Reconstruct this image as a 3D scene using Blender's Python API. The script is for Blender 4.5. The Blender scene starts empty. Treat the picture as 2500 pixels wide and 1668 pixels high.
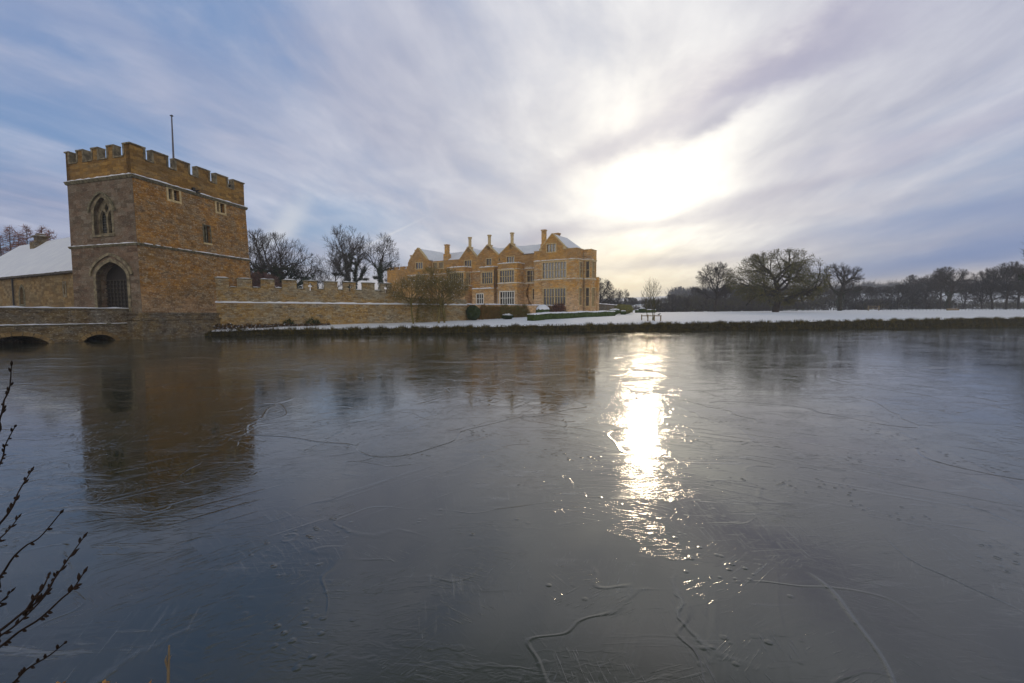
import bpy, bmesh, math, random
from mathutils import Vector, Matrix, noise
from mathutils.geometry import tessellate_polygon
SC = bpy.context.scene
COL = SC.collection
R = math.radians
V = Vector

# ------------------------------------------------------------------ node helpers
class NT:
    def __init__(s, tree):
        s.t = tree; s.n = tree.nodes; s.l = tree.links
    def add(s, typ, **kw):
        n = s.n.new(typ)
        for k, v in kw.items(): setattr(n, k, v)
        return n
    def put(s, sock, val):
        if isinstance(val, bpy.types.NodeSocket): s.l.new(val, sock)
        elif val is not None: sock.default_value = val
    def m(s, op, a, b=None, c=None, clamp=False):
        n = s.add('ShaderNodeMath', operation=op); n.use_clamp = clamp
        s.put(n.inputs[0], a)
        if b is not None: s.put(n.inputs[1], b)
        if c is not None: s.put(n.inputs[2], c)
        return n.outputs[0]
    def vm(s, op, a, b=None):
        n = s.add('ShaderNodeVectorMath', operation=op)
        s.put(n.inputs[0], a)
        if b is not None: s.put(n.inputs[1], b)
        return n.outputs['Value'] if op in ('DOT_PRODUCT', 'LENGTH', 'DISTANCE') else n.outputs[0]
    def xyz(s, x, y, z=0.0):
        n = s.add('ShaderNodeCombineXYZ')
        s.put(n.inputs[0], x); s.put(n.inputs[1], y); s.put(n.inputs[2], z)
        return n.outputs[0]
    def mix(s, f, a, b, mode='MIX'):
        n = s.add('ShaderNodeMix', data_type='RGBA', blend_type=mode)
        s.put(n.inputs[0], f)
        for k, v in ((6, a), (7, b)):
            if isinstance(v, (tuple, list)): v = (*v[:3], 1)
            s.put(n.inputs[k], v)
        return n.outputs[2]
    def noise(s, vec, scale, detail=4, rough=.5, dist=0.0, lac=2.0):
        n = s.add('ShaderNodeTexNoise')
        s.put(n.inputs['Vector'], vec); n.inputs['Scale'].default_value = scale
        n.inputs['Detail'].default_value = detail; n.inputs['Roughness'].default_value = rough
        n.inputs['Distortion'].default_value = dist; n.inputs['Lacunarity'].default_value = lac
        return n.outputs[0]
    def rng(s, v, a, b, c=0.0, d=1.0, smooth=True):
        n = s.add('ShaderNodeMapRange')
        if smooth: n.interpolation_type = 'SMOOTHSTEP'
        s.put(n.inputs[0], v)
        for i, x in enumerate((a, b, c, d)): n.inputs[i + 1].default_value = x
        return n.outputs[0]
    def mapping(s, vec, scale=(1, 1, 1), rot=(0, 0, 0), loc=(0, 0, 0)):
        n = s.add('ShaderNodeMapping'); s.put(n.inputs[0], vec)
        n.inputs[1].default_value = loc; n.inputs[2].default_value = rot; n.inputs[3].default_value = scale
        return n.outputs[0]

def mat(name):
    m = bpy.data.materials.new(name); m.use_nodes = True
    nt = NT(m.node_tree); nt.n.clear()
    out = nt.add('ShaderNodeOutputMaterial'); p = nt.add('ShaderNodeBsdfPrincipled')
    nt.l.new(p.outputs[0], out.inputs[0])
    return m, nt, p

def bump(nt, p, h, strength, dist=.05):
    b = nt.add('ShaderNodeBump'); b.inputs['Strength'].default_value = strength
    b.inputs['Distance'].default_value = dist
    nt.l.new(h, b.inputs['Height']); nt.l.new(b.outputs[0], p.inputs['Normal'])

def c4(c): return (c[0], c[1], c[2], 1)

def stone(name, base, alt, grey, greyamt=.35, dark=(.07, .045, .03), course=.2, wid=.42, lichen=.3, rough=.95, bmp=.6, lowgrey=0.0, zlow=0.0, mort=.18, pv=.62):
    m, nt, p = mat(name)
    uv = nt.add('ShaderNodeUVMap').outputs[0]
    geo = nt.add('ShaderNodeNewGeometry').outputs['Position']
    wob = nt.noise(geo, 1.6, 3)
    wv = nt.xyz(nt.m('MULTIPLY', nt.m('SUBTRACT', wob, .5), .45), nt.m('MULTIPLY', nt.m('SUBTRACT', nt.noise(geo, 2.1, 3), .5), .30))
    u2 = nt.vm('ADD', uv, wv)
    br = nt.add('ShaderNodeTexBrick')
    br.offset = .5; br.squash = 1
    nt.put(br.inputs['Vector'], u2)
    br.inputs['Color1'].default_value = (0, 0, 0, 1); br.inputs['Color2'].default_value = (1, 1, 1, 1)
    br.inputs['Mortar'].default_value = (.5, .5, .5, 1)
    br.inputs['Scale'].default_value = 1; br.inputs['Mortar Size'].default_value = .018
    br.inputs['Mortar Smooth'].default_value = .6
    br.inputs['Brick Width'].default_value = wid; br.inputs['Row Height'].default_value = course
    n1 = nt.noise(geo, .40, 6, .68, .4); n2 = nt.noise(nt.mapping(geo, (1, 1, 2.6)), 1.25, 6, .72, .3); n3 = nt.noise(nt.mapping(geo, (1, 1, 2.0)), 6, 4, .75)
    col = nt.mix(nt.rng(n1, .40, .62), base, alt)
    col = nt.mix(nt.m('MULTIPLY', nt.rng(nt.m('ADD', nt.m('MULTIPLY', n2, .7), nt.m('MULTIPLY', n1, .3)), .5 - .06, .62), greyamt), col, grey)
    if lowgrey:
        z = nt.add('ShaderNodeSeparateXYZ'); nt.put(z.inputs[0], geo)
        f = nt.rng(nt.m('ADD', z.outputs[2], nt.m('MULTIPLY', n1, 5)), zlow + 1.2, zlow + 3.4, lowgrey, 0)
        col = nt.mix(f, col, (grey[0] * 1.15, grey[1] * 1.0, grey[2] * .92))
    # per stone variation
    bw = nt.add('ShaderNodeSeparateColor'); nt.put(bw.inputs[0], br.outputs['Color'])
    vv = nt.m('ADD', 1 - pv * .55, nt.m('MULTIPLY', bw.outputs[0], pv))
    col = nt.mix(1.0, col, nt.xyz(vv, nt.m('POWER', vv, 1.15), nt.m('POWER', vv, 1.3)), 'MULTIPLY')
    # dark weathered stones
    col = nt.mix(nt.m('MULTIPLY', nt.rng(n2, .56, .70), .8), col, dark)
    # lichen speckle
    col = nt.mix(nt.m('MULTIPLY', nt.rng(n3, .54, .66), lichen), col, (.58, .53, .42))
    col = nt.mix(nt.m('MULTIPLY', nt.rng(nt.noise(nt.mapping(geo, (1, 1, 2.4)), 4.2, 4, .7), .56, .68), .75), col, dark)
    col = nt.mix(nt.m('MULTIPLY', br.outputs['Fac'], mort), col, (dark[0] * 1.6, dark[1] * 1.6, dark[2] * 1.6))
    nt.put(p.inputs['Base Color'], col); p.inputs['Roughness'].default_value = rough
    p.inputs['Specular IOR Level'].default_value = .2
    h = nt.m('SUBTRACT', nt.m('ADD', nt.m('MULTIPLY', n3, .6), nt.m('MULTIPLY', n2, .5)), br.outputs['Fac'])
    bump(nt, p, h, bmp, .06)
    return m

def plain(name, col, rough=.8, var=.25, sc=3.0, spec=.3, metal=0):
    m, nt, p = mat(name)
    geo = nt.add('ShaderNodeNewGeometry').outputs['Position']
    n = nt.noise(geo, sc, 5, .6)
    f = nt.rng(n, .3, .7, 1 - var, 1 + var)
    nt.put(p.inputs['Base Color'], nt.mix(1.0, col, nt.xyz(f, f, f), 'MULTIPLY'))
    p.inputs['Roughness'].default_value = rough; p.inputs['Specular IOR Level'].default_value = spec
    p.inputs['Metallic'].default_value = metal
    bump(nt, p, n, .3, .02)
    return m

M = {}
M['iron'] = stone('ironstone', (.38, .18, .036), (.25, .135, .038), (.33, .25, .16), .75, (.065, .035, .016), lichen=.7, lowgrey=.75, zlow=3.4)
M['ironpar'] = stone('ironstone parapet', (.33, .18, .042), (.25, .14, .04), (.26, .19, .10), .4, (.10, .065, .03), course=.24, wid=.6, lichen=.12)
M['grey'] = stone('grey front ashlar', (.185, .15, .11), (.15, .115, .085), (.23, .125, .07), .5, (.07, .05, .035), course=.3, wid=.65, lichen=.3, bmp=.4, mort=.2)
M['curtain'] = stone('curtain rubble', (.36, .225, .075), (.27, .205, .115), (.37, .34, .26), .7, (.08, .055, .035), course=.17, wid=.4, lichen=.8)
M['bridge'] = stone('bridge rubble', (.20, .14, .065), (.12, .09, .06), (.24, .22, .18), .65, (.04, .03, .022), course=.2, wid=.42, lichen=.5)
M['stable'] = stone('stable ashlar', (.29, .19, .08), (.25, .18, .09), (.24, .19, .12), .4, (.10, .06, .03), course=.25, wid=.55, lichen=.1)
M['house'] = stone('house ironstone', (.58, .30, .060), (.40, .21, .06), (.56, .44, .29), .85, (.15, .08, .035), course=.28, wid=.6, lichen=.5, bmp=.4, lowgrey=.6, zlow=6.0, mort=.12, pv=.5)
M['housetop'] = stone('house upper ironstone', (.50, .26, .055), (.36, .19, .05), (.42, .29, .16), .6, (.22, .12, .045), course=.28, wid=.6, lichen=.2, bmp=.4, mort=.10, pv=.42)
M['dress'] = plain('pale dressed stone', (.55, .42, .22), .9, .25, 5)
M['dressgrey'] = plain('grey dressed stone', (.20, .165, .105), .9, .5, 3)
M['mould'] = plain('mossy moulded stone', (.17, .15, .095), .95, .5, 5)
M['lead'] = plain('lead pipe', (.025, .025, .028), .5, .2, 5)
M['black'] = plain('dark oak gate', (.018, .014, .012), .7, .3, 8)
M['stud'] = plain('gate lattice oak', (.05, .042, .035), .7, .3, 8)
M['pole'] = plain('flag pole paint', (.12, .12, .15), .5, .1, 3)
M['slate'] = plain('stone slate', (.10, .085, .07), .9, .4, 4)
M['wood'] = plain('weathered timber', (.25, .19, .12), .85, .25, 9)
M['whitepaint'] = plain('white paint', (.75, .73, .66), .6, .08, 5)

def glassmat(name, col, rough=.12):
    m, nt, p = mat(name)
    uv = nt.add('ShaderNodeUVMap').outputs[0]
    br = nt.add('ShaderNodeTexBrick'); br.offset = 0
    nt.put(br.inputs['Vector'], uv); br.inputs['Scale'].default_value = 1
    br.inputs['Brick Width'].default_value = .14; br.inputs['Row Height'].default_value = .2
    br.inputs['Mortar Size'].default_value = .012
    geo = nt.add('ShaderNodeNewGeometry').outputs['Position']
    nt.put(p.inputs['Base Color'], nt.mix(nt.rng(nt.noise(geo, 1.2, 2), .4, .6), col, (col[0] * .4, col[1] * .4, col[2] * .4)))
    nt.put(p.inputs['Roughness'], nt.m('ADD', rough, nt.m('MULTIPLY', br.outputs['Fac'], .5)))
    p.inputs['Specular IOR Level'].default_value = 1.0; p.inputs['IOR'].default_value = 1.9
    bump(nt, p, nt.noise(geo, 3.5, 2), .25, .05)
    return m
M['glass'] = glassmat('leaded glass', (.03, .035, .04))
M['glass_sky'] = glassmat('leaded glass with painted sky sheen', (.07, .08, .10), .15)  # sky reflection in these panes put into a lighter base colour

def snowmat():
    m, nt, p = mat('snow')
    geo = nt.add('ShaderNodeNewGeometry').outputs['Position']
    n = nt.noise(geo, .8, 6, .6); n2 = nt.noise(geo, 7, 4, .6)
    nt.put(p.inputs['Base Color'], nt.mix(nt.rng(n, .35, .7), (.77, .79, .86), (.84, .86, .91)))
    p.inputs['Roughness'].default_value = .75; p.inputs['Specular IOR Level'].default_value = .3
    bump(nt, p, nt.m('ADD', n, nt.m('MULTIPLY', n2, .35)), .5, .12)
    return m
M['snow'] = snowmat()

def bark(name, col, green=0.0):
    m, nt, p = mat(name)
    geo = nt.add('ShaderNodeNewGeometry').outputs['Position']
    n = nt.noise(geo, 1.5, 4, .6)
    c = nt.mix(nt.rng(n, .35, .65), col, (col[0] * .55, col[1] * .55, col[2] * .55))
    if green: c = nt.mix(nt.m('MULTIPLY', nt.rng(nt.noise(geo, .7, 3), .4, .6), green), c, (.09, .10, .03))
    nt.put(p.inputs['Base Color'], c); p.inputs['Roughness'].default_value = .95
    p.inputs['Specular IOR Level'].default_value = .1
    return m
M['bark'] = bark('dark bark', (.075, .06, .048))
M['barkred'] = bark('ruddy twigs', (.28, .105, .06))
M['barkolive'] = bark('mossy twigs', (.13, .105, .045), .6)
M['barkgrey'] = bark('grey twigs', (.10, .085, .075))
M['twigpink'] = bark('pinkish twigs', (.20, .12, .10))
M['stemfg'] = bark('alder twig bark', (.032, .021, .017))

def leafmat(name, a, b, sc=3.0):
    m, nt, p = mat(name)
    geo = nt.add('ShaderNodeNewGeometry').outputs['Position']
    n = nt.noise(geo, sc, 4, .7); n2 = nt.noise(geo, sc * 9, 2, .7)
    nt.put(p.inputs['Base Color'], nt.mix(nt.rng(nt.m('ADD', nt.m('MULTIPLY', n, .6), nt.m('MULTIPLY', n2, .4)), .38, .62), a, b))
    p.inputs['Roughness'].default_value = .8; p.inputs['Specular IOR Level'].default_value = .25
    return m
M['ivy'] = leafmat('ivy leaves', (.02, .035, .012), (.055, .075, .025))
M['oakleaf'] = leafmat('olive brown leaves', (.12, .11, .025), (.21, .18, .05))
M['mulb'] = leafmat('olive withered leaves', (.20, .15, .045), (.34, .25, .08))
M['barkmulb'] = bark('olive green twigs', (.24, .19, .08), .3)
M['hedge'] = leafmat('clipped box', (.035, .06, .012), (.09, .13, .03))
M['grass'] = leafmat('bank grass', (.08, .065, .02), (.20, .15, .045), 1.0)
M['grassdark'] = leafmat('bank grass dark', (.03, .028, .01), (.08, .075, .022), 1.0)
M['earth'] = plain('dark bank earth', (.035, .03, .016), .95, .5, 2.5)
M['creeper'] = leafmat('rusty creeper', (.16, .075, .02), (.30, .17, .05))
M['creeperg'] = leafmat('green creeper', (.08, .09, .02), (.19, .17, .05))
M['reed'] = leafmat('dry stem', (.17, .12, .07), (.24, .18, .11))
M['deadleaf'] = leafmat('dead orange leaves', (.35, .15, .04), (.45, .24, .08))

# ------------------------------------------------------------------ mesh helpers
class MB:
    def __init__(s): s.v = []; s.f = []; s.mi = []; s.cur = 0
    def poly(s, pts):
        b = len(s.v); s.v += [tuple(p) for p in pts]; s.f.append(tuple(range(b, b + len(pts)))); s.mi.append(s.cur)
    def add(s, vs, fs):
        b = len(s.v); s.v += [tuple(p) for p in vs]
        for f in fs: s.f.append(tuple(b + i for i in f)); s.mi.append(s.cur)
    def build(s, name, mats, parent=None, recalc=True, smooth=False, warp=None, uv=True):
        if not isinstance(mats, (list, tuple)): mats = [mats]
        me = bpy.data.meshes.new(name)
        off = V((0, 0, 0))
        root = parent
        while root is not None:
            off = off + root.location; root = root.parent
        vs = [warp(V(p)) for p in s.v] if warp else [V(p) for p in s.v]
        me.from_pydata([tuple(p - off) for p in vs], [], s.f)
        for m_ in mats: me.materials.append(m_)
        if len(mats) > 1: me.polygons.foreach_set('material_index', s.mi)
        if recalc:
            bm = bmesh.new(); bm.from_mesh(me)
            bmesh.ops.recalc_face_normals(bm, faces=bm.faces); bm.to_mesh(me); bm.free()
        if uv and len(me.polygons) < 60000:
            ul = me.uv_layers.new(name='UVMap').data
            for pl in me.polygons:
                n = pl.normal
                if abs(n.z) > .8: tx = V((1, 0, 0)); ty = V((0, 1, 0))
                else:
                    tx = V((-n.y, n.x, 0)).normalized(); ty = V((0, 0, 1))
                for li in pl.loop_indices:
                    co = me.vertices[me.loops[li].vertex_index].co + off
                    ul[li].uv = (co.dot(tx), co.dot(ty))
        if smooth: me.polygons.foreach_set('use_smooth', [True] * len(me.polygons))
        me.update()
        o = bpy.data.objects.new(name, me)
        COL.objects.link(o)
        if name == 'snow' and parent is not None: o['kind'] = 'stuff'
        if parent is not None: o.parent = parent
        return o

def thing(name, label, cat, loc=(0, 0, 0), group=None):
    o = bpy.data.objects.new(name, None); COL.objects.link(o); o.location = loc
    o.empty_display_size = .2
    o['label'] = label; o['category'] = cat
    if group: o['group'] = group
    return o
def tag(o, label, cat, group=None, kind=None):
    o['label'] = label; o['category'] = cat
    if group: o['group'] = group
    if kind: o['kind'] = kind
    return o
def struct(o, label=None, cat=None):
    o['kind'] = 'structure'
    if label: o['label'] = label
    if cat: o['category'] = cat
    return o

class Fr:
    def __init__(s, O, ex, ey): s.O = V((O[0], O[1], 0)); s.x = V((ex[0], ex[1], 0)); s.y = V((ey[0], ey[1], 0))
    def p(s, a, b, z): return s.O + s.x * a + s.y * b + V((0, 0, z))

def box(mb, fr, a0, a1, b0, b1, z0, z1):
    P = [fr.p(a, b, z) for z in (z0, z1) for a, b in ((a0, b0), (a1, b0), (a1, b1), (a0, b1))]
    mb.add(P, [(0, 1, 2, 3), (4, 5, 6, 7), (0, 1, 5, 4), (1, 2, 6, 5), (2, 3, 7, 6), (3, 0, 4, 7)])

def ext(mb, fr, outline, holes, b0, b1):
    polys = [outline] + list(holes)
    tri = tessellate_polygon([[V((a, z, 0)) for a, z in pl] for pl in polys])
    flat = [q for pl in polys for q in pl]
    n = len(flat)
    vs = [fr.p(a, b0, z) for a, z in flat] + [fr.p(a, b1, z) for a, z in flat]
    fs = [tuple(t) for t in tri] + [tuple(i + n for i in reversed(t)) for t in tri]
    k = 0
    for pl in polys:
        m_ = len(pl)
        for i in range(m_):
            j = (i + 1) % m_
            fs.append((k + i, k + j, n + k + j, n + k + i))
        k += m_
    mb.add(vs, fs)

def rect(a0, a1, z0, z1): return [(a0, z0), (a1, z0), (a1, z1), (a0, z1)]
def arch(a0, a1, z0, zs, za, n=7, pointy=1.0):
    """pointed arch polygon: springing zs, apex za"""
    c = (a0 + a1) / 2; h = (a1 - a0) / 2
    pts = [(a0, z0), (a1, z0)]
    for i in range(n + 1):
        t = i / n
        x = math.cos(t * math.pi / 2); y = math.sin(t * math.pi / 2)
        xx = x * (1 - .0) ; yy = y * (1 - .28 * pointy) + .28 * pointy * (1 - x)
        pts.append((c + h * xx, zs + (za - zs) * yy))
    for i in range(n - 1, -1, -1):
        t = i / n
        x = math.cos(t * math.pi / 2); y = math.sin(t * math.pi / 2)
        yy = y * (1 - .28 * pointy) + .28 * pointy * (1 - x)
        pts.append((c - h * x, zs + (za - zs) * yy))
    return pts

def tube(mb, pts, rads, n=6):
    """tapered tube through points"""
    ring = []
    N_ = len(pts)
    for i, p in enumerate(pts):
        d = (pts[min(i + 1, N_ - 1)] - pts[max(i - 1, 0)])
        if d.length < 1e-6: d = V((0, 0, 1))
        d.normalize()
        a = d.cross(V((0, 0, 1)) if abs(d.z) < .9 else V((1, 0, 0))).normalized(); b = d.cross(a)
        ring.append([p + (a * math.cos(2 * math.pi * k / n) + b * math.sin(2 * math.pi * k / n)) * rads[i] for k in range(n)])
    base = len(mb.v)
    for r_ in ring: mb.v += [tuple(q) for q in r_]
    for i in range(N_ - 1):
        for k in range(n):
            k2 = (k + 1) % n
            mb.f.append((base + i * n + k, base + i * n + k2, base + (i + 1) * n + k2, base + (i + 1) * n + k)); mb.mi.append(mb.cur)
    mb.f.append(tuple(base + k for k in range(n))); mb.mi.append(mb.cur)
    mb.f.append(tuple(base + (N_ - 1) * n + k for k in range(n))); mb.mi.append(mb.cur)

def snowstrip(mb, P0, P1, out, w, t, rnd, step=.35, gap=0.0):
    """lumpy snow ridge along P0-P1 (top of a ledge), out = outward dir, w width, t thickness"""
    L = (P1 - P0).length; n = max(2, int(L / step)); d = (P1 - P0) / n
    rows = []
    for i in range(n + 1):
        h = t * (.4 + .95 * rnd.random()); ww = w * (.9 + .16 * rnd.random())
        if i in (0, n): h *= .5
        c = P0 + d * i
        rows.append([c - out * .03, c - out * .03 + V((0, 0, h)), c + out * ww * .55 + V((0, 0, h * .95)), c + out * ww + V((0, 0, h * .35)), c + out * ww * .98 - V((0, 0, .01))])
    for i in range(n):
        if gap and rnd.random() < gap: continue
        A = rows[i]; B = rows[i + 1]; k = 5
        mb.add(A + B, [(j, (j + 1) % k, k + (j + 1) % k, k + j) for j in range(k)] + [(0, 1, 2, 3, 4), (9, 8, 7, 6, 5)])

# ------------------------------------------------------------------ camera
cam = bpy.data.cameras.new('camera'); co = bpy.data.objects.new('camera', cam); COL.objects.link(co)
cam.lens = 16; cam.sensor_width = 36; cam.clip_start = .05; cam.clip_end = 6000
co.location = (0, 0, 2.0); co.rotation_euler = (R(90 - 3.55), 0, 0)
SC.camera = co
F_ = 1111.1; SP = math.sin(R(3.55)); CP = math.cos(R(3.55))
def at(px, py, Y):
    """world point that the photograph shows at px,py (2500 wide) at forward distance Y"""
    yv = 834 - py; up = yv * CP - F_ * SP; fw = F_ * CP + yv * SP
    return V(((px - 1250) / fw * Y, Y, 2 + up / fw * Y))

# ------------------------------------------------------------------ light and sky
SAZ, SEL = R(16.2), R(14.2)
SUN = V((math.sin(SAZ) * math.cos(SEL), math.cos(SAZ) * math.cos(SEL), math.sin(SEL)))
ld = bpy.data.lights.new('sun', 'SUN'); lo = bpy.data.objects.new('sun', ld); COL.objects.link(lo)
ld.energy = .5; ld.angle = R(3); ld.color = (1, .80, .55)
lo.rotation_euler = (-SUN).to_track_quat('-Z', 'Y').to_euler()

w = bpy.data.worlds.new('World'); SC.world = w; w.use_nodes = True
nt = NT(w.node_tree); nt.n.clear()
bg = nt.add('ShaderNodeBackground'); wo = nt.add('ShaderNodeOutputWorld'); nt.l.new(bg.outputs[0], wo.inputs[0])
bg.inputs['Strength'].default_value = .1
sky = nt.add('ShaderNodeTexSky', sky_type='NISHITA'); sky.sun_disc = False
sky.sun_elevation = SEL; sky.sun_rotation = SAZ; sky.air_density = 1.0; sky.dust_density = .6; sky.ozone_density = 2.0
d = nt.vm('NORMALIZE', nt.add('ShaderNodeTexCoord').outputs['Generated'])
s3 = nt.add('ShaderNodeSeparateXYZ'); nt.put(s3.inputs[0], d)
X_, Y_, Z_ = s3.outputs
zc = nt.m('ADD', nt.m('MAXIMUM', Z_, 0.0), .085)
px = nt.m('DIVIDE', X_, zc); py = nt.m('DIVIDE', Y_, zc)
A0 = R(9)
cu = nt.m('SUBTRACT', nt.m('MULTIPLY', px, math.cos(A0)), nt.m('MULTIPLY', py, math.sin(A0)))
cv = nt.m('ADD', nt.m('MULTIPLY', px, math.sin(A0)), nt.m('MULTIPLY', py, math.cos(A0)))
# high cloud sheet, streaked along the wind
P1 = nt.xyz(nt.m('MULTIPLY', cu, .62), nt.m('MULTIPLY', cv, .30), 3.7)
wrp = nt.noise(P1, .55, 3, .5)
P1w = nt.vm('ADD', P1, nt.xyz(nt.m('MULTIPLY', wrp, 1.3), nt.m('MULTIPLY', wrp, .9), 0))
nA = nt.noise(P1w, .62, 5, .52)
nB = nt.noise(nt.vm('ADD', nt.xyz(nt.m('MULTIPLY', cu, 1.35), nt.m('MULTIPLY', cv, .40), 9.1), nt.xyz(wrp, wrp, 0)), .9, 5, .55)
nC = nt.noise(nt.xyz(nt.m('MULTIPLY', cu, 1.0), nt.m('MULTIPLY', cv, .6), 21.3), .35, 4, .5)
ang = nt.m('ARCCOSINE', nt.m('MINIMUM', nt.vm('DOT_PRODUCT', d, tuple(SUN)), 1.0))
# azimuth from the sun (radians), for the wide bright fan of cloud above it
az = nt.m('SUBTRACT', nt.m('ARCTAN2', X_, Y_), SAZ)
def gau(v, s): return nt.m('EXPONENT', nt.m('MULTIPLY', nt.m('MULTIPLY', v, v), -1.0 / (s * s)))
g1 = gau(ang, .062); g2 = gau(ang, .15); g3 = gau(ang, .44); g4 = gau(ang, .95)
fan = nt.m('MULTIPLY', gau(az, .30), nt.rng(Z_, .15, .45))
# blue sky
D2 = 57.2958
azd = nt.m('MULTIPLY', nt.m('ARCTAN2', X_, Y_), D2); eld = nt.m('MULTIPLY', nt.m('ARCSINE', Z_), D2)
wob = nt.m('MULTIPLY', nt.m('SUBTRACT', nt.noise(nt.xyz(azd, nt.m('MULTIPLY', eld, 2.2), 0), .085, 5, .6), .5), 1.0)
def bank(a0, e0, slope, wa, we, rag=1.0):
    """soft edged patch of sky centred at azimuth a0, elevation e0 (degrees), long axis tilted by slope"""
    da = nt.m('SUBTRACT', azd, a0)
    de = nt.m('SUBTRACT', nt.m('SUBTRACT', eld, e0), nt.m('MULTIPLY', da, slope))
    de = nt.m('ADD', de, nt.m('MULTIPLY', wob, we * 3.2 * rag))
    return nt.m('MULTIPLY', gau(da, wa), gau(de, we))
nD = nt.noise(nt.vm('ADD', nt.xyz(nt.m('MULTIPLY', cu, 2.4), nt.m('MULTIPLY', cv, 1.0), 4.0), nt.xyz(nt.m('MULTIPLY', wrp, 3), nt.m('MULTIPLY', wrp, 2), 0)), 1.5, 5, .60, .3)
blue = nt.mix(nt.rng(Z_, 0.0, .5), (1.1, 2.3, 4.7), (1.1, 2.2, 4.7))
blue = nt.mix(.2, blue, sky.outputs[0])
thick = nt.rng(nt.m('ADD', nt.m('ADD', nt.m('MULTIPLY', nA, .42), nt.m('MULTIPLY', nB, .38)), nt.m('MULTIPLY', nD, .2)), .34, .66)
cdark = (2.05, 2.35, 3.9); clite = (4.7, 5.1, 6.5)
cloud = nt.mix(thick, cdark, clite)
left = nt.m('ADD', bank(-42, 16, -.25, 16, 6), nt.m('ADD', bank(-33, 31, .1, 12, 6), bank(-20, 10.5, .1, 9, 3)))
cover = nt.rng(nt.m('SUBTRACT', nt.m('ADD', nt.m('ADD', nt.m('MULTIPLY', nA, .45), nt.m('ADD', nt.m('MULTIPLY', nC, .35), nt.m('MULTIPLY', nD, .2))), nt.m('MULTIPLY', g4, .12)), nt.m('MULTIPLY', left, .12)), .38, .60)
base = nt.mix(cover, blue, cloud)
# mauve streaks right of the sun, blue gap low on the right
base = nt.mix(nt.m('MULTIPLY', bank(27, 24.5, .26, 11, 2.8), .95), base, (2.0, 2.1, 3.9))
base = nt.mix(nt.m('MULTIPLY', bank(40, 15.5, .10, 14, 1.9), .6), base, (2.3, 2.5, 4.3))
base = nt.mix(nt.m('MULTIPLY', bank(33, 10.5, .06, 10, 1.3), .5), base, (2.4, 2.6, 4.2))
base = nt.mix(nt.m('MULTIPLY', bank(40, 4.6, .13, 15, 1.3, .7), .9), base, (1.3, 2.1, 4.3))
base = nt.mix(nt.m('MULTIPLY', bank(47, 8.6, .10, 13, 1.2, .7), .7), base, (1.5, 2.3, 4.4))
base = nt.mix(nt.m('MULTIPLY', bank(-27, 9.2, .9, 3.2, 1.6), .75), base, (5.6, 5.9, 6.6))
base = nt.mix(nt.m('MULTIPLY', bank(-4, 13, .2, 9, 2.2), .45), base, (2.9, 3.1, 4.5))
# low band of warm light over the horizon
hz = nt.m('MULTIPLY', gau(nt.m('SUBTRACT', eld, 1.2), 2.6), nt.rng(nt.noise(nt.xyz(nt.m('MULTIPLY', az, 1.2), nt.m('MULTIPLY', Z_, 16), 2.0), 1.0, 4, .5), .36, .58, .35, .9))
base = nt.mix(hz, base, (5.6, 4.7, 4.0))
def addc(a, f, c):
    return nt.mix(1.0, a, nt.mix(f, (0, 0, 0), c), 'ADD')
def expo(v, s): return nt.m('EXPONENT', nt.m('MULTIPLY', v, -1.0 / s))
tex = nt.m('ADD', nt.m('ADD', nt.m('MULTIPLY', nA, .35), nt.m('MULTIPLY', nB, .40)), nt.m('MULTIPLY', nD, .25))
streak = nt.rng(tex, .34, .64, .35, 1.25, False)
fl = nt.m('ADD', nt.m('SUBTRACT', eld, 14), nt.m('MULTIPLY', az, -10))
# glow stretched a little along the cloud streaks
base = addc(base, nt.m('MULTIPLY', nt.m('MULTIPLY', expo(ang, .42), nt.m('ADD', nt.m('MULTIPLY', streak, .7), .3)), 1.0), (5.6, 4.8, 2.5))
base = addc(base, nt.m('MULTIPLY', nt.m('MULTIPLY', fan, streak), .8), (2.2, 2.1, 1.6))
base = addc(base, nt.m('MULTIPLY', nt.m('MULTIPLY', bank(5, 27, -.9, 17, 9), streak), 1.0), (1.5, 1.4, 1.1))
base = addc(base, nt.m('MULTIPLY', expo(ang, .10), nt.rng(tex, .36, .62, .85, 1.05)), (8.5, 7.7, 5.6))
base = addc(base, nt.m('MULTIPLY', bank(10, 14, .05, 9, 5), nt.rng(tex, .34, .64, .6, 1.1)), (1.3, 1.2, .9))
base = addc(base, nt.m('MULTIPLY', bank(12, 4.2, 0, 15, 4.0, .3), 1.0), (4.2, 3.1, .6))
for a_, e_, sl_, wa_, we_ in ((19, 10.6, .10, 13, .9), (30, 12.8, .12, 9, .8), (22, 6.2, .08, 12, .8), (4, 9.5, .25, 8, 1.1), (12, 19, .3, 7, 1.4)):
    base = nt.mix(nt.m('MULTIPLY', bank(a_, e_, sl_, wa_, we_, .8), .45), base, (3.6, 3.4, 4.3))
base = nt.mix(nt.m('MULTIPLY', bank(29, 24, .26, 12, 2.3, 1.2), .55), base, (2.6, 2.7, 4.2))
base = nt.mix(nt.m('MULTIPLY', bank(23, 20.5, .30, 3.5, .9, 1.6), .5), base, (2.8, 2.8, 3.9))
base = nt.mix(nt.m('MULTIPLY', bank(46, 5.2, .12, 15, 1.3, .7), .65), base, (1.5, 2.3, 4.4))
base = nt.mix(nt.m('MULTIPLY', bank(44, 9.0, .10, 12, 1.0, .8), .4), base, (1.9, 2.5, 4.4))
base = nt.mix(nt.m('MULTIPLY', bank(42, 1.9, .05, 15, 1.3, .4), .7), base, (5.0, 4.2, 3.8))
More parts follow.
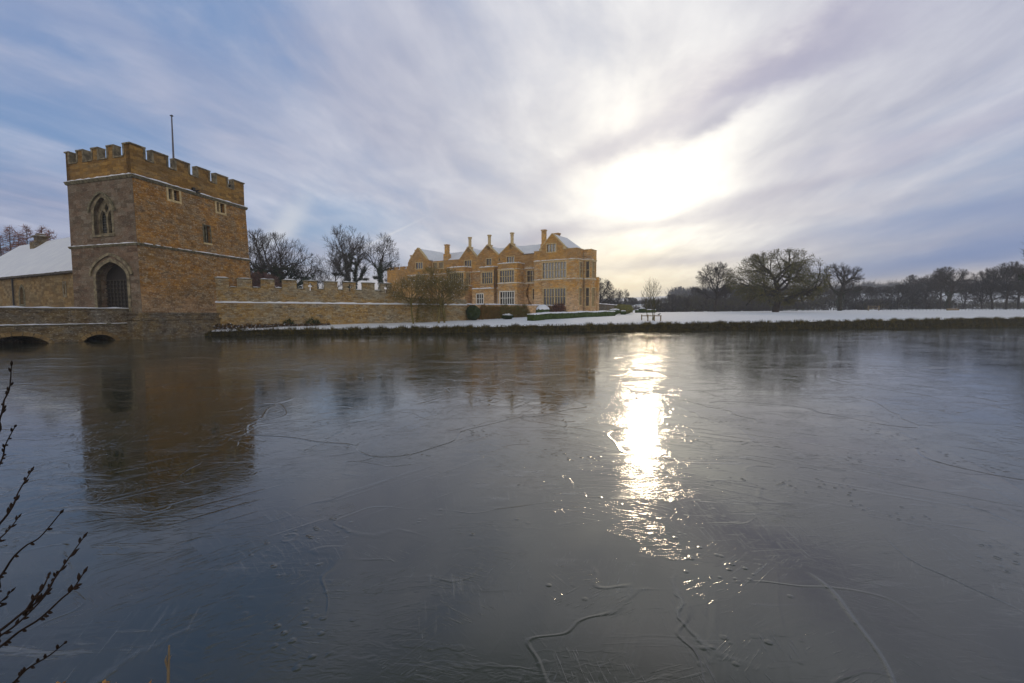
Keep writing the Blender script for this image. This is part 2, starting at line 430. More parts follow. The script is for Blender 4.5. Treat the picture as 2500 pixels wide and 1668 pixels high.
# short contrail above the trees
dc = nt.m('SUBTRACT', nt.m('SUBTRACT', eld, 7.5), nt.m('MULTIPLY', nt.m('ADD', azd, 18.4), .52))
base = nt.mix(nt.m('MULTIPLY', nt.m('MULTIPLY', gau(dc, .16), gau(nt.m('ADD', azd, 15), 3.4)), .5), base, (7.0, 7.0, 7.2))
# unseen sky behind the camera, brightened by hand to light the facades
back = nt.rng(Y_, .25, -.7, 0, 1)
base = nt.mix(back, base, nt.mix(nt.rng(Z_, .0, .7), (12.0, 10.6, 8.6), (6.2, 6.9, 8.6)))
base = nt.mix(nt.rng(Z_, .545, .70), base, (2.1, 2.3, 2.35))  # unseen overhead sky darkened so the near ice reflects darker
below = nt.rng(Z_, -.02, -.002)
base = nt.mix(below, (1.2, 1.3, 1.6), base)
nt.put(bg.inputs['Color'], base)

SC.view_settings.view_transform = 'Standard'; SC.view_settings.look = 'None'
SC.view_settings.gamma = 1; SC.view_settings.exposure = .22

# ------------------------------------------------------------------ frozen moat
def lerp_t(tab, x):
    if x <= tab[0][0]: return tab[0][1]
    for (a, b), (c, e) in zip(tab, tab[1:]):
        if x <= c: return b + (e - b) * (x - a) / (c - a)
    return tab[-1][1]
SHORE = [(-400, 90), (-60, 47), (-45, 42), (-35, 40.5), (-28, 39.5), (-26.8, 39.4), (-24, 41), (-13, 44.2), (8, 48.3), (35, 54.7), (75, 67), (120, 82), (300, 140), (1600, 300)]
ZEDGE = [(-60, 1.0), (-35, .6), (-28, .2), (-26.5, .24), (-24, .37), (-13, .40), (8, .71), (35, .96), (75, 1.22), (120, 1.5), (400, 2.5)]
ZTOP = [(-60, 2.2), (-13, 2.0), (15, 1.95), (50, 2.35), (90, 2.75), (150, 3.4), (400, 5)]
def shore(x): return lerp_t(SHORE, x) + .25 * math.sin(x * .9) * math.sin(x * .37 + 1)
def ground(x, y):
    """height of the snow"""
    dd = y - shore(x)
    if dd < 0: return 0
    k = min(1, dd / 60.0) ** .42
    z = lerp_t(ZEDGE, x) + (lerp_t(ZTOP, x) - lerp_t(ZEDGE, x)) * k
    if y > 210:
        u = min(1, (y - 210) / 330.0)
        top = lerp_t([(-400, 26), (0, 14), (80, 15), (200, 19), (500, 24), (900, 26)], x)
        z += top * (u * u * (3 - 2 * u))
        if y > 540: z -= (y - 540) * .02
    z += .07 * noise.noise(V((x * .35, y * .35, 0))) * min(1, dd / 2)
    return z

m, nt, p = mat('ice')
geo = nt.add('ShaderNodeNewGeometry').outputs['Position']
n0 = nt.noise(geo, .22, 4, .55)
# patches of needles, each patch turned its own way
def needles(cell, sc, stretch, seed):
    wv = nt.vm('ADD', geo, nt.xyz(nt.m('MULTIPLY', nt.noise(geo, .5 / cell, 3), cell * .9), nt.m('MULTIPLY', nt.noise(nt.vm('ADD', geo, (7, 3, 1)), .5 / cell, 3), cell * .9), seed))
    vo = nt.add('ShaderNodeTexVoronoi'); nt.put(vo.inputs['Vector'], wv); vo.inputs['Scale'].default_value = 1 / cell
    sc_ = nt.add('ShaderNodeSeparateColor'); nt.put(sc_.inputs[0], vo.outputs['Color'])
    vr = nt.add('ShaderNodeVectorRotate', rotation_type='Z_AXIS'); nt.put(vr.inputs['Vector'], geo)
    nt.put(vr.inputs['Angle'], nt.m('MULTIPLY', sc_.outputs[0], 6.28))
    q = nt.mapping(vr.outputs[0], (1, stretch, 1))
    ridge = nt.rng(nt.noise(q, sc, 3, .6, .3), .54, .72)
    return nt.m('MULTIPLY', ridge, nt.rng(sc_.outputs[1], .0, .9)), sc_.outputs[2]
nd1, r1 = needles(1.0, 2.6, 13, 0.0)
nd2, r2 = needles(.40, 5.5, 11, 4.0)
nd3, r3 = needles(4.5, .5, 12, 9.0)
# long wandering pressure ridges: thin level lines of a smooth field
def lines(sc, wdt, seed, detail=1.5):
    n = nt.noise(nt.vm('ADD', geo, (seed, seed * .7, seed)), sc, detail, .45, .3)
    return nt.m('SUBTRACT', 1.0, nt.rng(nt.m('ABSOLUTE', nt.m('SUBTRACT', n, .5)), 0.0, wdt))
L1 = nt.m('MULTIPLY', lines(.22, .0035, 3.3, 2.0), nt.rng(nt.noise(nt.vm('ADD', geo, (9, 2, 0)), .5, 2), .38, .5)); L2 = nt.m('MULTIPLY', lines(.6, .007, 11.0, 2.5), nt.rng(nt.noise(nt.vm('ADD', geo, (2, 12, 0)), .6, 2), .42, .55))
# broken plates
vo = nt.add('ShaderNodeTexVoronoi', feature='DISTANCE_TO_EDGE')
nt.put(vo.inputs['Vector'], nt.vm('ADD', nt.mapping(geo, (1, .45, 1)), nt.xyz(nt.m('MULTIPLY', nt.noise(geo, 1.1, 4), .9), nt.m('MULTIPLY', nt.noise(geo, 1.7, 4), .6), 0)))
vo.inputs['Scale'].default_value = .6
crack = nt.m('MULTIPLY', nt.m('SUBTRACT', 1.0, nt.rng(vo.outputs['Distance'], 0, .022)), nt.rng(nt.noise(geo, .35, 3), .5, .62))
# pimples
vp = nt.add('ShaderNodeTexVoronoi'); nt.put(vp.inputs['Vector'], geo); vp.inputs['Scale'].default_value = 11
pim = nt.m('MULTIPLY', nt.m('SUBTRACT', 1.0, nt.rng(vp.outputs['Distance'], .12, .34)), nt.rng(nt.noise(geo, .9, 3, .6), .54, .64))
fine = nt.noise(nt.mapping(geo, (1, 2.2, 1)), 2.2, 3, .6)
plate = nt.rng(nt.noise(nt.vm('ADD', nt.mapping(geo, (.30, 1.0, 1)), nt.xyz(nt.m('MULTIPLY', fine, .5), nt.m('MULTIPLY', fine, .5), 0)), 1.1, 5, .70, .4), .50, .60)
flk2 = nt.m('MULTIPLY', nt.rng(nt.noise(nt.mapping(geo, (.22, 1.3, 1)), 1.3, 4, .75, .8), .54, .62), nt.rng(nt.noise(nt.vm('ADD', geo, (30, 9, 0)), .11, 3), .40, .55))
flk = nt.m('MULTIPLY', nt.rng(nt.noise(nt.mapping(geo, (.45, 2.2, 1)), 2.0, 4, .75, .6), .56, .66), nt.rng(nt.noise(geo, .16, 3), .42, .58))
ys = nt.add('ShaderNodeSeparateXYZ'); nt.put(ys.inputs[0], geo)
flk = nt.m('MAXIMUM', flk, nt.m('MULTIPLY', flk2, nt.rng(ys.outputs[1], 9, 18)))
undul = nt.noise(nt.mapping(geo, (.7, 1.6, 1)), .8, 3, .5)
H = nt.m('MULTIPLY', nd1, .15)
H = nt.m('ADD', H, nt.m('MULTIPLY', nd2, .15)); H = nt.m('ADD', H, nt.m('MULTIPLY', nd3, .40))
H = nt.m('ADD', H, nt.m('MULTIPLY', L1, .75)); H = nt.m('ADD', H, nt.m('MULTIPLY', L2, .3)); H = nt.m('ADD', H, nt.m('MULTIPLY', crack, .6))
H = nt.m('ADD', H, nt.m('MULTIPLY', plate, .14)); H = nt.m('ADD', H, nt.m('MULTIPLY', flk, .25)); H = nt.m('ADD', H, nt.m('MULTIPLY', pim, .7)); H = nt.m('ADD', H, nt.m('MULTIPLY', fine, .08)); H = nt.m('ADD', H, nt.m('MULTIPLY', undul, .22))
frost = nt.rng(n0, .42, .64)
colr = nt.mix(frost, (.012, .018, .009), (.023, .030, .018))
colr = nt.mix(nt.m('MULTIPLY', nt.rng(nt.noise(nt.vm('ADD', geo, (50, 0, 0)), .35, 3), .52, .68), .5), colr, (.035, .024, .012))
ridgec = nt.m('ADD', nt.m('MULTIPLY', nt.m('MAXIMUM', L1, crack), .5), nt.m('MULTIPLY', nt.m('MAXIMUM', nd1, nd2), .45), clamp=True)
colr = nt.mix(ridgec, colr, (.10, .11, .11))
colr = nt.mix(nt.m('MULTIPLY', flk, .45), colr, (.22, .23, .24))
nt.put(p.inputs['Base Color'], colr)
nt.put(p.inputs['Roughness'], nt.m('ADD', nt.rng(n0, .35, .7, .04, .095), nt.m('ADD', nt.m('MULTIPLY', nd1, .06), nt.m('ADD', nt.m('MULTIPLY', flk, .15), nt.m('MULTIPLY', plate, .025)))))
p.inputs['IOR'].default_value = 1.78; p.inputs['Specular IOR Level'].default_value = .5
bump(nt, p, H, .5, .010)
M['ice'] = m

mb = MB()
mb.add([(-420, 2.02, 0), (420, 2.02, 0), (420, 230, 0), (-420, 230, 0)], [(0, 1, 2, 3)])
struct(mb.build('frozen_water', M['ice']), 'dark frozen moat with scratched glossy ice', 'ice')

# ------------------------------------------------------------------ terrain
rnd = random.Random(5)
xs = [-900, -700, -500, -360, -260, -190, -140, -110, -90, -75, -65, -58, -52, -47, -43, -40, -38, -36, -34, -32, -30.5, -29]
x = -28.0
while x < 100: xs.append(x); x += .35 if x < 60 else .6
while x < 880: xs.append(x); x *= 1.06
xs.append(900)
ds = [0, .12, .3, .55, .9, 1.3, 1.8, 2.4, 3.2, 4.2, 5.5, 7, 9, 12, 15, 19, 24, 30, 37, 45, 55, 70, 90, 115, 145, 180, 215, 245, 275, 305, 335, 365, 400, 440, 480, 530, 600, 700]
mb = MB(); W_ = len(xs)
edge = []
for x in xs:
    j = .30 * noise.noise(V((x * .9, 0, 3))) + .18 * noise.noise(V((x * 2.7, 0, 7)))
    edge.append((shore(x) + .30 + j, j))
for di, d_ in enumerate(ds):
    for i, x in enumerate(xs):
        y = edge[i][0] + d_
        z = ground(x, y) + (.10 * noise.noise(V((x * 2.3, d_ * 2, 0))) if d_ < 3 else 0)
        if di == 0: z -= .13 + .05 * rnd.random()
        elif di == 1: z -= .03
        mb.v.append((x, y, z))
for r_ in range(len(ds) - 1):
    for i in range(W_ - 1):
        a = r_ * W_ + i
        mb.f.append((a, a + 1, a + W_ + 1, a + W_)); mb.mi.append(0)
o = mb.build('snow_field', M['snow'], recalc=False, smooth=True, uv=False); struct(o, 'snow covered lawn, parkland and far hillside', 'snow')

mb = MB()
for i, x in enumerate(xs):
    y0 = shore(x) - .12; y1 = edge[i][0] - .05; z = ground(x, edge[i][0] + .2) - .10
    j = .12 * noise.noise(V((x * 2.3, 4, 0)))
    mb.v += [(x, y0 - .1, -.4), (x, y0 + j, .05), (x, (y0 + y1) / 2 - .05 + j * 1.5, z * .55), (x, y1, z * .93), (x, y1 + 1.0, z * .9)]
for i in range(W_ - 1):
    for k in range(4):
        a = i * 5 + k; mb.f.append((a, a + 5, a + 6, a + 1)); mb.mi.append(0)
struct(mb.build('moat_bank', M['earth'], recalc=False, uv=False), 'dark earth bank along the ice', 'bank')
# near bank the photographer stands on
mb = MB(); nx = 120
for i in range(nx + 1):
    x = -60 + i
    mb.v += [(x, 2.06 + .04 * math.sin(x * 2), -.3), (x, 1.95 + .05 * math.sin(x * 3.1), .12), (x, 1.2, .30 + .05 * math.sin(x)), (x, -3, .40), (x, -20, 1.0), (x, -60, 2)]
for i in range(nx):
    for k in range(5):
        a = i * 6 + k; mb.f.append((a, a + 6, a + 7, a + 1)); mb.mi.append(0)
struct(mb.build('near_bank', M['earth'], uv=False), 'near bank of the moat', 'bank')

# grass on the far bank
def blade(mb, P, dirx, h, wd):
    mb.add([P - V((wd, 0, 0)), P + V((wd, 0, 0)), P + V((dirx[0], dirx[1], h))], [(0, 1, 2)])
mb = MB()
for k in range(26000):
    u = rnd.random()
    x = -26.6 + 116 * u
    dens = noise.noise(V((x * .8, 0, 5))) * .5 + .5 + .3 * noise.noise(V((x * 3.5, 1, 5)))
    if rnd.random() > .35 + dens * .8: continue
    y1 = shore(x); t = rnd.random()
    zt = ground(x, y1 + .5)
    y = y1 - .18 + t * .38
    z = zt * (t * 1.02) * (.85)
    h = (.06 + .26 * rnd.random() * (.2 + dens * 1.1))
    mb.cur = 1 if rnd.random() < .55 else 0
    blade(mb, V((x, y, z)), (rnd.uniform(-.12, .12), rnd.uniform(-.22, .05)), h * rnd.choice((1, 1, .6)), rnd.uniform(.015, .04))
    if t > .8 and rnd.random() < .30:
        blade(mb, V((x, y + .15, zt - .05)), (rnd.uniform(-.1, .1), rnd.uniform(-.2, .1)), h * .8, .02)
for k in range(230):
    x = -25 + 113 * rnd.random(); y1 = shore(x); zt = ground(x, y1 + .5); hh = rnd.uniform(.18, .5); yy = y1 + rnd.uniform(-.1, .35)
    for q in range(34):
        mb.cur = 1 if rnd.random() < .4 else 0
        blade(mb, V((x + rnd.gauss(0, .16), yy + rnd.gauss(0, .08), zt - .22)), (rnd.uniform(-.16, .16), rnd.uniform(-.25, .05)), hh * rnd.uniform(.5, 1.2), .022)
o = mb.build('grass', [M['grass'], M['grassdark']], recalc=False, uv=False)
tag(o, 'rough brown green grass hanging over the moat bank under the snow edge', 'grass', kind='stuff')

# ------------------------------------------------------------------ window helper
def window(parent, fr, outline, b, lights=3, transoms=(), name='window', fmat='dress', gmat='glass', mull=.09, border=.16, proud=.035, rec=.22, sill_snow=False, skip=()):
    """outline: polygon (a,z) of the opening. frame: border ring + mullions, child pane"""
    a0 = min(q[0] for q in outline); a1 = max(q[0] for q in outline)
    z0 = min(q[1] for q in outline); z1 = max(q[1] for q in outline)
    mb = MB()
    ca, cz = (a0 + a1) / 2, (z0 + z1) / 2
    big = [(ca + (a - ca) * (1 + 2 * border / (a1 - a0)), cz + (z - cz) * (1 + 2 * border / (z1 - z0))) for a, z in outline]
    ext(mb, fr, big, [outline], b - proud, b + .02)
    wd = (a1 - a0) / lights
    for i in range(1, lights):
        if i in skip: continue
        thick = mull * (2.4 if (lights >= 8 and i == lights // 2) else 1)
        zt = z1
        if len(outline) > 4:
            zt = z0 + (z1 - z0) * .97
        box(mb, fr, a0 + wd * i - thick / 2, a0 + wd * i + thick / 2, b + rec * .25, b + rec, z0, zt)
    for t in transoms:
        box(mb, fr, a0, a1, b + rec * .3, b + rec - .003, t - mull / 2, t + mull / 2)
    o = mb.build(name, M[fmat], parent)
    mb = MB(); ext(mb, fr, outline, [], b + rec + .002, b + rec + .05)
    mb.build('pane', M[gmat], o)
    if sill_snow:
        mb = MB(); snowstrip(mb, fr.p(a0 - .1, b, z0 - border), fr.p(a1 + .1, b, z0 - border), -fr.y, .14, .05, random.Random(3))
        mb.build('snow', M['snow'], o)
    return o

rs = random.Random(11)
# ------------------------------------------------------------------ gatehouse tower
TC = (-28.2, 34.4)
exL = (-.956, .295); exR = (.203, .979)
FL = Fr(TC, exL, exR)          # a runs left along the front, b runs back
FRt = Fr(TC, exR, exL)         # a runs back along the right face, b runs left
LW, RW = 7.1, 10.8
Minv = Matrix(((exL[0], exR[0]), (exL[1], exR[1]))).inverted()
def twarp(p):
    q = Minv @ (p.xy - V(TC))
    a, b = q
    s_ = .50 * (1 - p.z / 14.6) * (1 - a / LW)
    t_ = .22 * (1 - p.z / 14.6) * (b / RW)
    n = p - V((exL[0], exL[1], 0)) * s_ + V((exR[0], exR[1], 0)) * t_
    return n
tw = thing('gatehouse_tower', 'square battlemented stone gatehouse tower standing in the icy moat', 'tower', (TC[0], TC[1], 0))
gate_o = arch(1.25, 4.5, 1.25, 4.75, 5.95)
gw_o = arch(2.45, 4.35, 8.05, 9.6, 10.85)
mb = MB()
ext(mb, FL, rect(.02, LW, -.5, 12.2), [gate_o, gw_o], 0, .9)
mb.cur = 1
ext(mb, FRt, rect(.02, RW, -.5, 12.2), [rect(2.8, 3.75, 11.15, 12.0), rect(7.4, 8.25, 11.15, 12.0), rect(5.85, 6.5, 8.2, 9.65), rect(8.75, 8.83, 8.1, 8.75)], 0, .8)
box(mb, FL, LW - .8, LW, .9, RW, -.5, 12.2)
box(mb, FL, .8, LW - .8, RW - .8, RW, -.5, 12.2)
box(mb, FL, .8, LW - .8, .9, RW - .8, 11.9, 12.2)
mb.cur = 1
# quoin side of the front face shows the same ironstone as the right face
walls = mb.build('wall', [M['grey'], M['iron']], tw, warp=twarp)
# black sheet, its colour standing in for shade in the gate passage
mb = MB(); box(mb, FL, .95, 4.8, 1.6, 1.7, 1.2, 6.1); mb.build('passage_shade_sheet', M['black'], tw, warp=twarp)
# battlements
mb = MB()
def cren(z0, zc_, z1, L, mer):
    pts = [(0, z0), (0, z1)]
    for i, (m0, m1) in enumerate(mer):
        if i > 0: pts += [(m0, zc_), (m0, z1)]
        pts += [(m1, z1)] if m1 >= L - .001 else [(m1, z1), (m1, zc_)]
    if pts[-1][0] < L: pts += [(L, zc_)]
    pts.append((L, z0)); return pts
merL = [(0, .69), (1.68, 2.42), (3.38, 4.12), (5.04, 5.8), (6.7, 7.1)]
merR = [(0, 1.1), (1.68, 2.95), (3.6, 4.9), (5.63, 6.9), (7.55, 8.86), (9.5, 10.8)]
ext(mb, FL, cren(12.3, 13.62, 14.5, LW, merL), [], 0, .45)
ext(mb, FRt, [(a, z) for a, z in cren(12.3, 13.62, 14.5, RW, merR)], [], .003, .45)
FB = Fr(FL.p(0, RW, 0).xy, exL, (-exR[0], -exR[1]))
ext(mb, FB, cren(12.3, 13.62, 14.5, LW, merL), [], .003, .45)
FLl = Fr(FL.p(LW, 0, 0).xy, exR, (-exL[0], -exL[1]))
ext(mb, FLl, cren(12.3, 13.62, 14.5, RW, merR), [], .003, .45)
mb.build('battlement', M['ironpar'], tw)
# moulded copings round the merlons + snow on them
mb = MB(); sn = MB()
def copings(fr, mer, L, zc_, z1, th, dark, wide=.16, t=.10):
    for i, (m0, m1) in enumerate(mer):
        box(mb, fr, m0 - (.06 if m0 > 0 else .08), m1 + .06, -.07, th + .05, z1, z1 + t)
        snowstrip(sn, fr.p(m0 + .02, .12, z1 + t), fr.p(m1 - .02, .12, z1 + t), -fr.y, .17, .03, rs, gap=.15)
        if i > 0:
            box(mb, fr, m0 - .05, m0 + .11, -.045, th + .03, zc_, z1)
            g0 = mer[i - 1][1]
            box(mb, fr, g0, m0, -.07, th + .05, zc_ - .002, zc_ + .09)
            snowstrip(sn, fr.p(g0 + .12, th * .8, zc_ + .09), fr.p(m0 - .07, th * .8, zc_ + .09), -fr.y, th * .8, .07, rs, .2)
        if m1 < L - .01:
            box(mb, fr, m1 - .11, m1 + .05, -.045, th + .03, zc_ + .09, z1)
copings(FL, merL, LW, 13.62, 14.5, .45, 1)
copings(FRt, merR, RW, 13.62, 14.5, .45, 0)
copings(FB, merL, LW, 13.62, 14.5, .45, 0)
copings(FLl, merR, RW, 13.62, 14.5, .45, 0)
cp = mb.build('coping', M['dressgrey'], tw)
sn.build('snow', M['snow'], cp, smooth=False)
# string courses
def string(fr_list, z, h, out, par, snow=.08, warp=None, gapR=0.0, mt='mould'):
    mb = MB(); sn = MB()
    for fr, a0, a1, gp in fr_list:
        prof = [(0.12, z - h), (-out * .35, z - h * .9), (-out, z - h * .15), (-out, z), (0.12, z + h * .35)]
        P = [fr.p(a0, b, zz) for b, zz in prof] + [fr.p(a1, b, zz) for b, zz in prof]; k = len(prof)
        mb.add(P, [(j, (j + 1) % k, k + (j + 1) % k, k + j) for j in range(k)] + [tuple(range(k)), tuple(range(2 * k - 1, k - 1, -1))])
        snowstrip(sn, fr.p(a0, -out * .25, z), fr.p(a1, -out * .25, z), -fr.y, out * .78, snow, rs, .3, gp)
    o = mb.build('string_course', M[mt], par, warp=warp)
    sn.build('snow', M['snow'], o, warp=warp)
    return o
string([(FL, -.14, LW + .14, 0), (FRt, -.14, RW + .14, 0), (FLl, 0, RW, 0), (FB, 0, LW, 0)], 12.27, .24, .17, tw, .09, twarp)
string([(FL, -.12, LW + .14, 0), (FRt, -.12, RW + .1, .38)], 7.25, .18, .14, tw, .06, twarp)
# plinth
mb = MB()
for fr, L in ((FL, LW), (FRt, RW)):
    for z0, z1, o_ in ((1.92, 2.06, .16), (1.62, 1.92, .10), (1.50, 1.62, .22), (-.5, 1.50, .14)):
        box(mb, fr, -o_ if fr is FRt else -o_ + .004, L, -o_ - .003, .02, z0, z1)
mb.build('plinth', M['bridge'], tw, warp=twarp)
# gate: door in the arch with a lattice
mb = MB(); ext(mb, FL, arch(1.2, 4.55, 1.25, 4.75, 6.0), [], .72, .82)
gt = mb.build('gate', M['black'], tw, warp=twarp)
mb = MB()
for i in range(9): box(mb, FL, 1.45 + i * .36, 1.53 + i * .36, .66, .715, 1.3, 4.6)
for i in range(11): box(mb, FL, 1.3, 4.5, .635, .658, 1.45 + i * .31, 1.52 + i * .31)
for i in range(9):
    for j in range(10):
        box(mb, FL, 1.45 + i * .36 - .02, 1.53 + i * .36 + .02, .60, .634, 1.43 + j * .31, 1.54 + j * .31)
mb.build('lattice', M['stud'], gt, warp=twarp)
def ring(fr, inner, outer, b0, b1, mbx): ext(mbx, fr, outer, [inner], b0, b1)
mb = MB()
def arch_only(a0, a1, zbase, zs, za): return arch(a0, a1, zbase, zs, za)
ring(FL, arch(1.25, 4.5, 1.25, 4.75, 5.95), arch(.98, 4.77, 1.2, 4.85, 6.22), -.05, .3, mb)
ext(mb, FL, arch(.62, 5.13, 4.5, 4.95, 6.62)[2:] + arch(.80, 4.95, 4.6, 4.9, 6.42)[2:][::-1], [], -.13, .02)
mb.build('gate_arch', M['dressgrey'], tw, warp=twarp)
# traceried window
mb = MB()
ring(FL, gw_o, arch(2.2, 4.6, 7.95, 9.7, 11.05), -.02, .2, mb)
ext(mb, FL, arch(2.45, 4.35, 8.05, 9.6, 10.85), [arch(2.62, 3.3, 8.2, 9.35, 9.95), arch(3.5, 4.18, 8.2, 9.35, 9.95), [(3.4, 9.75), (3.62, 10.1), (3.4, 10.5), (3.18, 10.1)]], .32, .5)
gwn = mb.build('traceried_window', M['dressgrey'], tw, warp=twarp)
mb = MB(); ext(mb, FL, arch(2.47, 4.33, 8.1, 9.6, 10.8), [], .55, .6); mb.build('pane', M['glass'], gwn, warp=twarp)
mb = MB(); ext(mb, FL, arch(1.95, 4.85, 9.38, 9.75, 11.28)[2:] + arch(2.1, 4.7, 9.45, 9.75, 11.12)[2:][::-1], [], -.14, .02)
mb.build('hood_mould', M['mould'], gwn, warp=twarp)
mb = MB(); box(mb, FL, 2.15, 4.6, -.10, .3, 7.86, 8.03); mb.build('sill', M['dressgrey'], gwn, warp=twarp)
_w = MB.build
def wbuild(self, name, mats, parent=None, **k):
    k.setdefault('warp', twarp); return _w(self, name, mats, parent, **k)
MB.build = wbuild
window(tw, FRt, rect(2.8, 3.75, 11.15, 12.0), 0, 2, (), mull=.16, border=.17, rec=.3, fmat='dress')
window(tw, FRt, rect(7.4, 8.25, 11.15, 12.0), 0, 2, (), mull=.14, border=.17, rec=.3, fmat='dress')
window(tw, FRt, rect(5.85, 6.5, 8.2, 9.65), 0, 2, (), mull=.08, border=.10, rec=.28, fmat='mould', gmat='black')
mb = MB(); box(mb, FRt, 5.75, 6.6, -.08, .1, 8.0, 8.15); mb.build('sill', M['dress'], tw)
mb = MB(); box(mb, FRt, 5.2, 5.3, -.5, .1, 12.35, 12.45); box(mb, FRt, 4.95, 5.15, -.22, .0, 12.32, 12.62); box(mb, FRt, 5.2, 5.55, -.3, -.14, 12.25, 12.33); mb.build('rain_spout', M['lead'], tw)
MB.build = _w
# flag pole
fp = at(424, 395, 40.0)
mb = MB(); top = at(426, 284, 40.0)
tube(mb, [V((fp.x, 40, 12.2)), V((fp.x, 40, top.z))], [.10, .05], 8)
tube(mb, [V((fp.x, 40, top.z)), V((fp.x, 40, top.z + .05)), V((fp.x, 40, top.z + .12))], [.12, .14, .04], 8)
mb.build('flag_pole', M['pole'], tw)

# ------------------------------------------------------------------ bridge
bd = V((-.36, -.933, 0)).normalized()
FBr = Fr((-29.15, 34.95), (bd.x, bd.y), (bd.y, -bd.x))   # a towards the near bank, b to the left
br = thing('stone_bridge', 'low stone bridge with snowy parapet leading to the gatehouse arch', 'bridge', (-31, 31, 0))
def round_arch(a0, a1, z0, za, n=8):
    c = (a0 + a1) / 2; h = (a1 - a0) / 2
    return [(c + h * math.cos(math.pi * i / n), z0 + (za - z0) * math.sin(math.pi * i / n)) for i in range(n + 1)][::-1]
mb = MB()
BL = 36.0
a1o = round_arch(1.0, 3.25, -.45, .46, 10); a2o = round_arch(4.75, 8.2, -.45, .56, 10); a3o = round_arch(10.2, 13.6, -.45, .6, 10)
ext(mb, FBr, rect(-.6, BL, -.5, 1.2), [a1o, a2o, a3o], 0, 3.2)
ext(mb, FBr, rect(-.6, BL, -.5, 1.2), [], 3.2, 4.0)  # solid far side added to block light through the arches
box(mb, FBr, 0.0, BL, .0, .42, 1.2, 2.28)
box(mb, FBr, 0.6, BL, 3.58, 4.0, 1.2, 2.28)
mb.build('wall', M['bridge'], br)
mb = MB()
for (c, h, t) in ((2.125, 1.125, .46), (6.475, 1.725, .56)):
    mb = MB(); n = 11
    for i in range(n):
        t0 = math.pi * (i + .06) / n; t1 = math.pi * (i + .94) / n
        pts = []
        for r_, tt in ((1.0, t0), (1.0, t1), (1.22, t1), (1.22, t0)):
            k = r_ if r_ == 1.0 else 1 + .26 / h
            kz = r_ if r_ == 1.0 else 1 + .26 / (t + .45)
            pts.append((c + h * k * math.cos(tt), -.45 + (t + .45) * kz * math.sin(tt)))
        ext(mb, FBr, pts, [], -.035, .05)
    mb.build('voussoir_arch', M['stable'], br)
string([(FBr, -.1, BL, .12)], 1.25, .12, .10, br, .05)
mb = MB(); box(mb, FBr, -.05, BL, -.07, .48, 2.28, 2.36); cpb = mb.build('coping', M['mould'], br)
mb = MB()
snowstrip(mb, FBr.p(-.1, .44, 2.36), FBr.p(BL, .44, 2.36), -FBr.y, .56, .085, rs, .5)
mb.build('snow', M['snow'], cpb)
mb = MB(); box(mb, FBr, .6, BL, .42, 3.58, 1.2, 1.3); mb.build('roadway_snow', M['snow'], br)

# ------------------------------------------------------------------ stable range left of the tower
FS = Fr((-36.6, 38.8), (-.888, .459), (.459, .888))
st = thing('stable_range', 'long low stone range with big snowy roof left of the gatehouse', 'building', (-45, 43, 0))
mb = MB()
wz = 5.55
wo_ = arch(12.0, 13.1, 2.9, 3.9, 4.6); sl = [(2.95, 3.7), (3.1, 3.7), (3.1, 4.5), (2.95, 4.5)]
ext(mb, FS, rect(-1.5, 30, .2, wz), [wo_, sl], 0, .6)
box(mb, FS, -1.5, 30, 9.4, 10, .2, wz); box(mb, FS, 29.4, 30, .6, 9.4, .2, wz); box(mb, FS, -1.5, -.9, .6, 9.4, .2, wz)
mb.build('wall', M['stable'], st)
window(st, FS, wo_, 0, 2, (), name='arched_window', fmat='mould', border=.22, rec=.3)
window(st, FS, [(2.9, 3.65), (3.15, 3.65), (3.15, 4.55), (2.9, 4.55)], 0, 1, (), name='slit_window', fmat='dressgrey', border=.25, rec=.2, gmat='black')
mb = MB()
rz = 10.2
P = []
for a in (-1.8, 30.3):
    P += [FS.p(a, -.35, wz + .0), FS.p(a, 5, rz), FS.p(a, 10.35, wz), FS.p(a, 10.35, wz - .12), FS.p(a, 5, rz - .3), FS.p(a, -.35, wz - .12)]
mb.add(P, [(i, (i + 1) % 6, 6 + (i + 1) % 6, 6 + i) for i in range(6)] + [(0, 1, 4, 5), (1, 2, 3, 4), (6, 7, 10, 11), (7, 8, 9, 10)])
rf = mb.build('roof', M['slate'], st)
mb = MB()
nA_, nB_ = 64, 8
def rsn(i, j):
    a = -1.8 + 32.1 * i / nA_; t = j / nB_
    b = -.33 + (5.03 + .33) * t; z = wz + (rz - wz) * (b + .35) / 5.35
    th = .13 + .03 * noise.noise(V((a * .7, b, 3)))
    if j == 0: th = .04 + .07 * abs(noise.noise(V((a * 3.1, 0, 2)))); b += .10 * abs(noise.noise(V((a * 2.3, 9, 2))))
    return FS.p(a, b, z + th)
g = [rsn(i, j) for i in range(nA_ + 1) for j in range(nB_ + 1)]
mb.add(g, [(i * (nB_ + 1) + j, (i + 1) * (nB_ + 1) + j, (i + 1) * (nB_ + 1) + j + 1, i * (nB_ + 1) + j + 1) for i in range(nA_) for j in range(nB_)])
mb.add([FS.p(-1.8, 4.98, rz + .15), FS.p(30.3, 4.98, rz + .15), FS.p(30.3, 10.3, wz + .12), FS.p(-1.8, 10.3, wz + .12)], [(0, 1, 2, 3)])
mb.build('snow', M['snow'], rf, smooth=False)
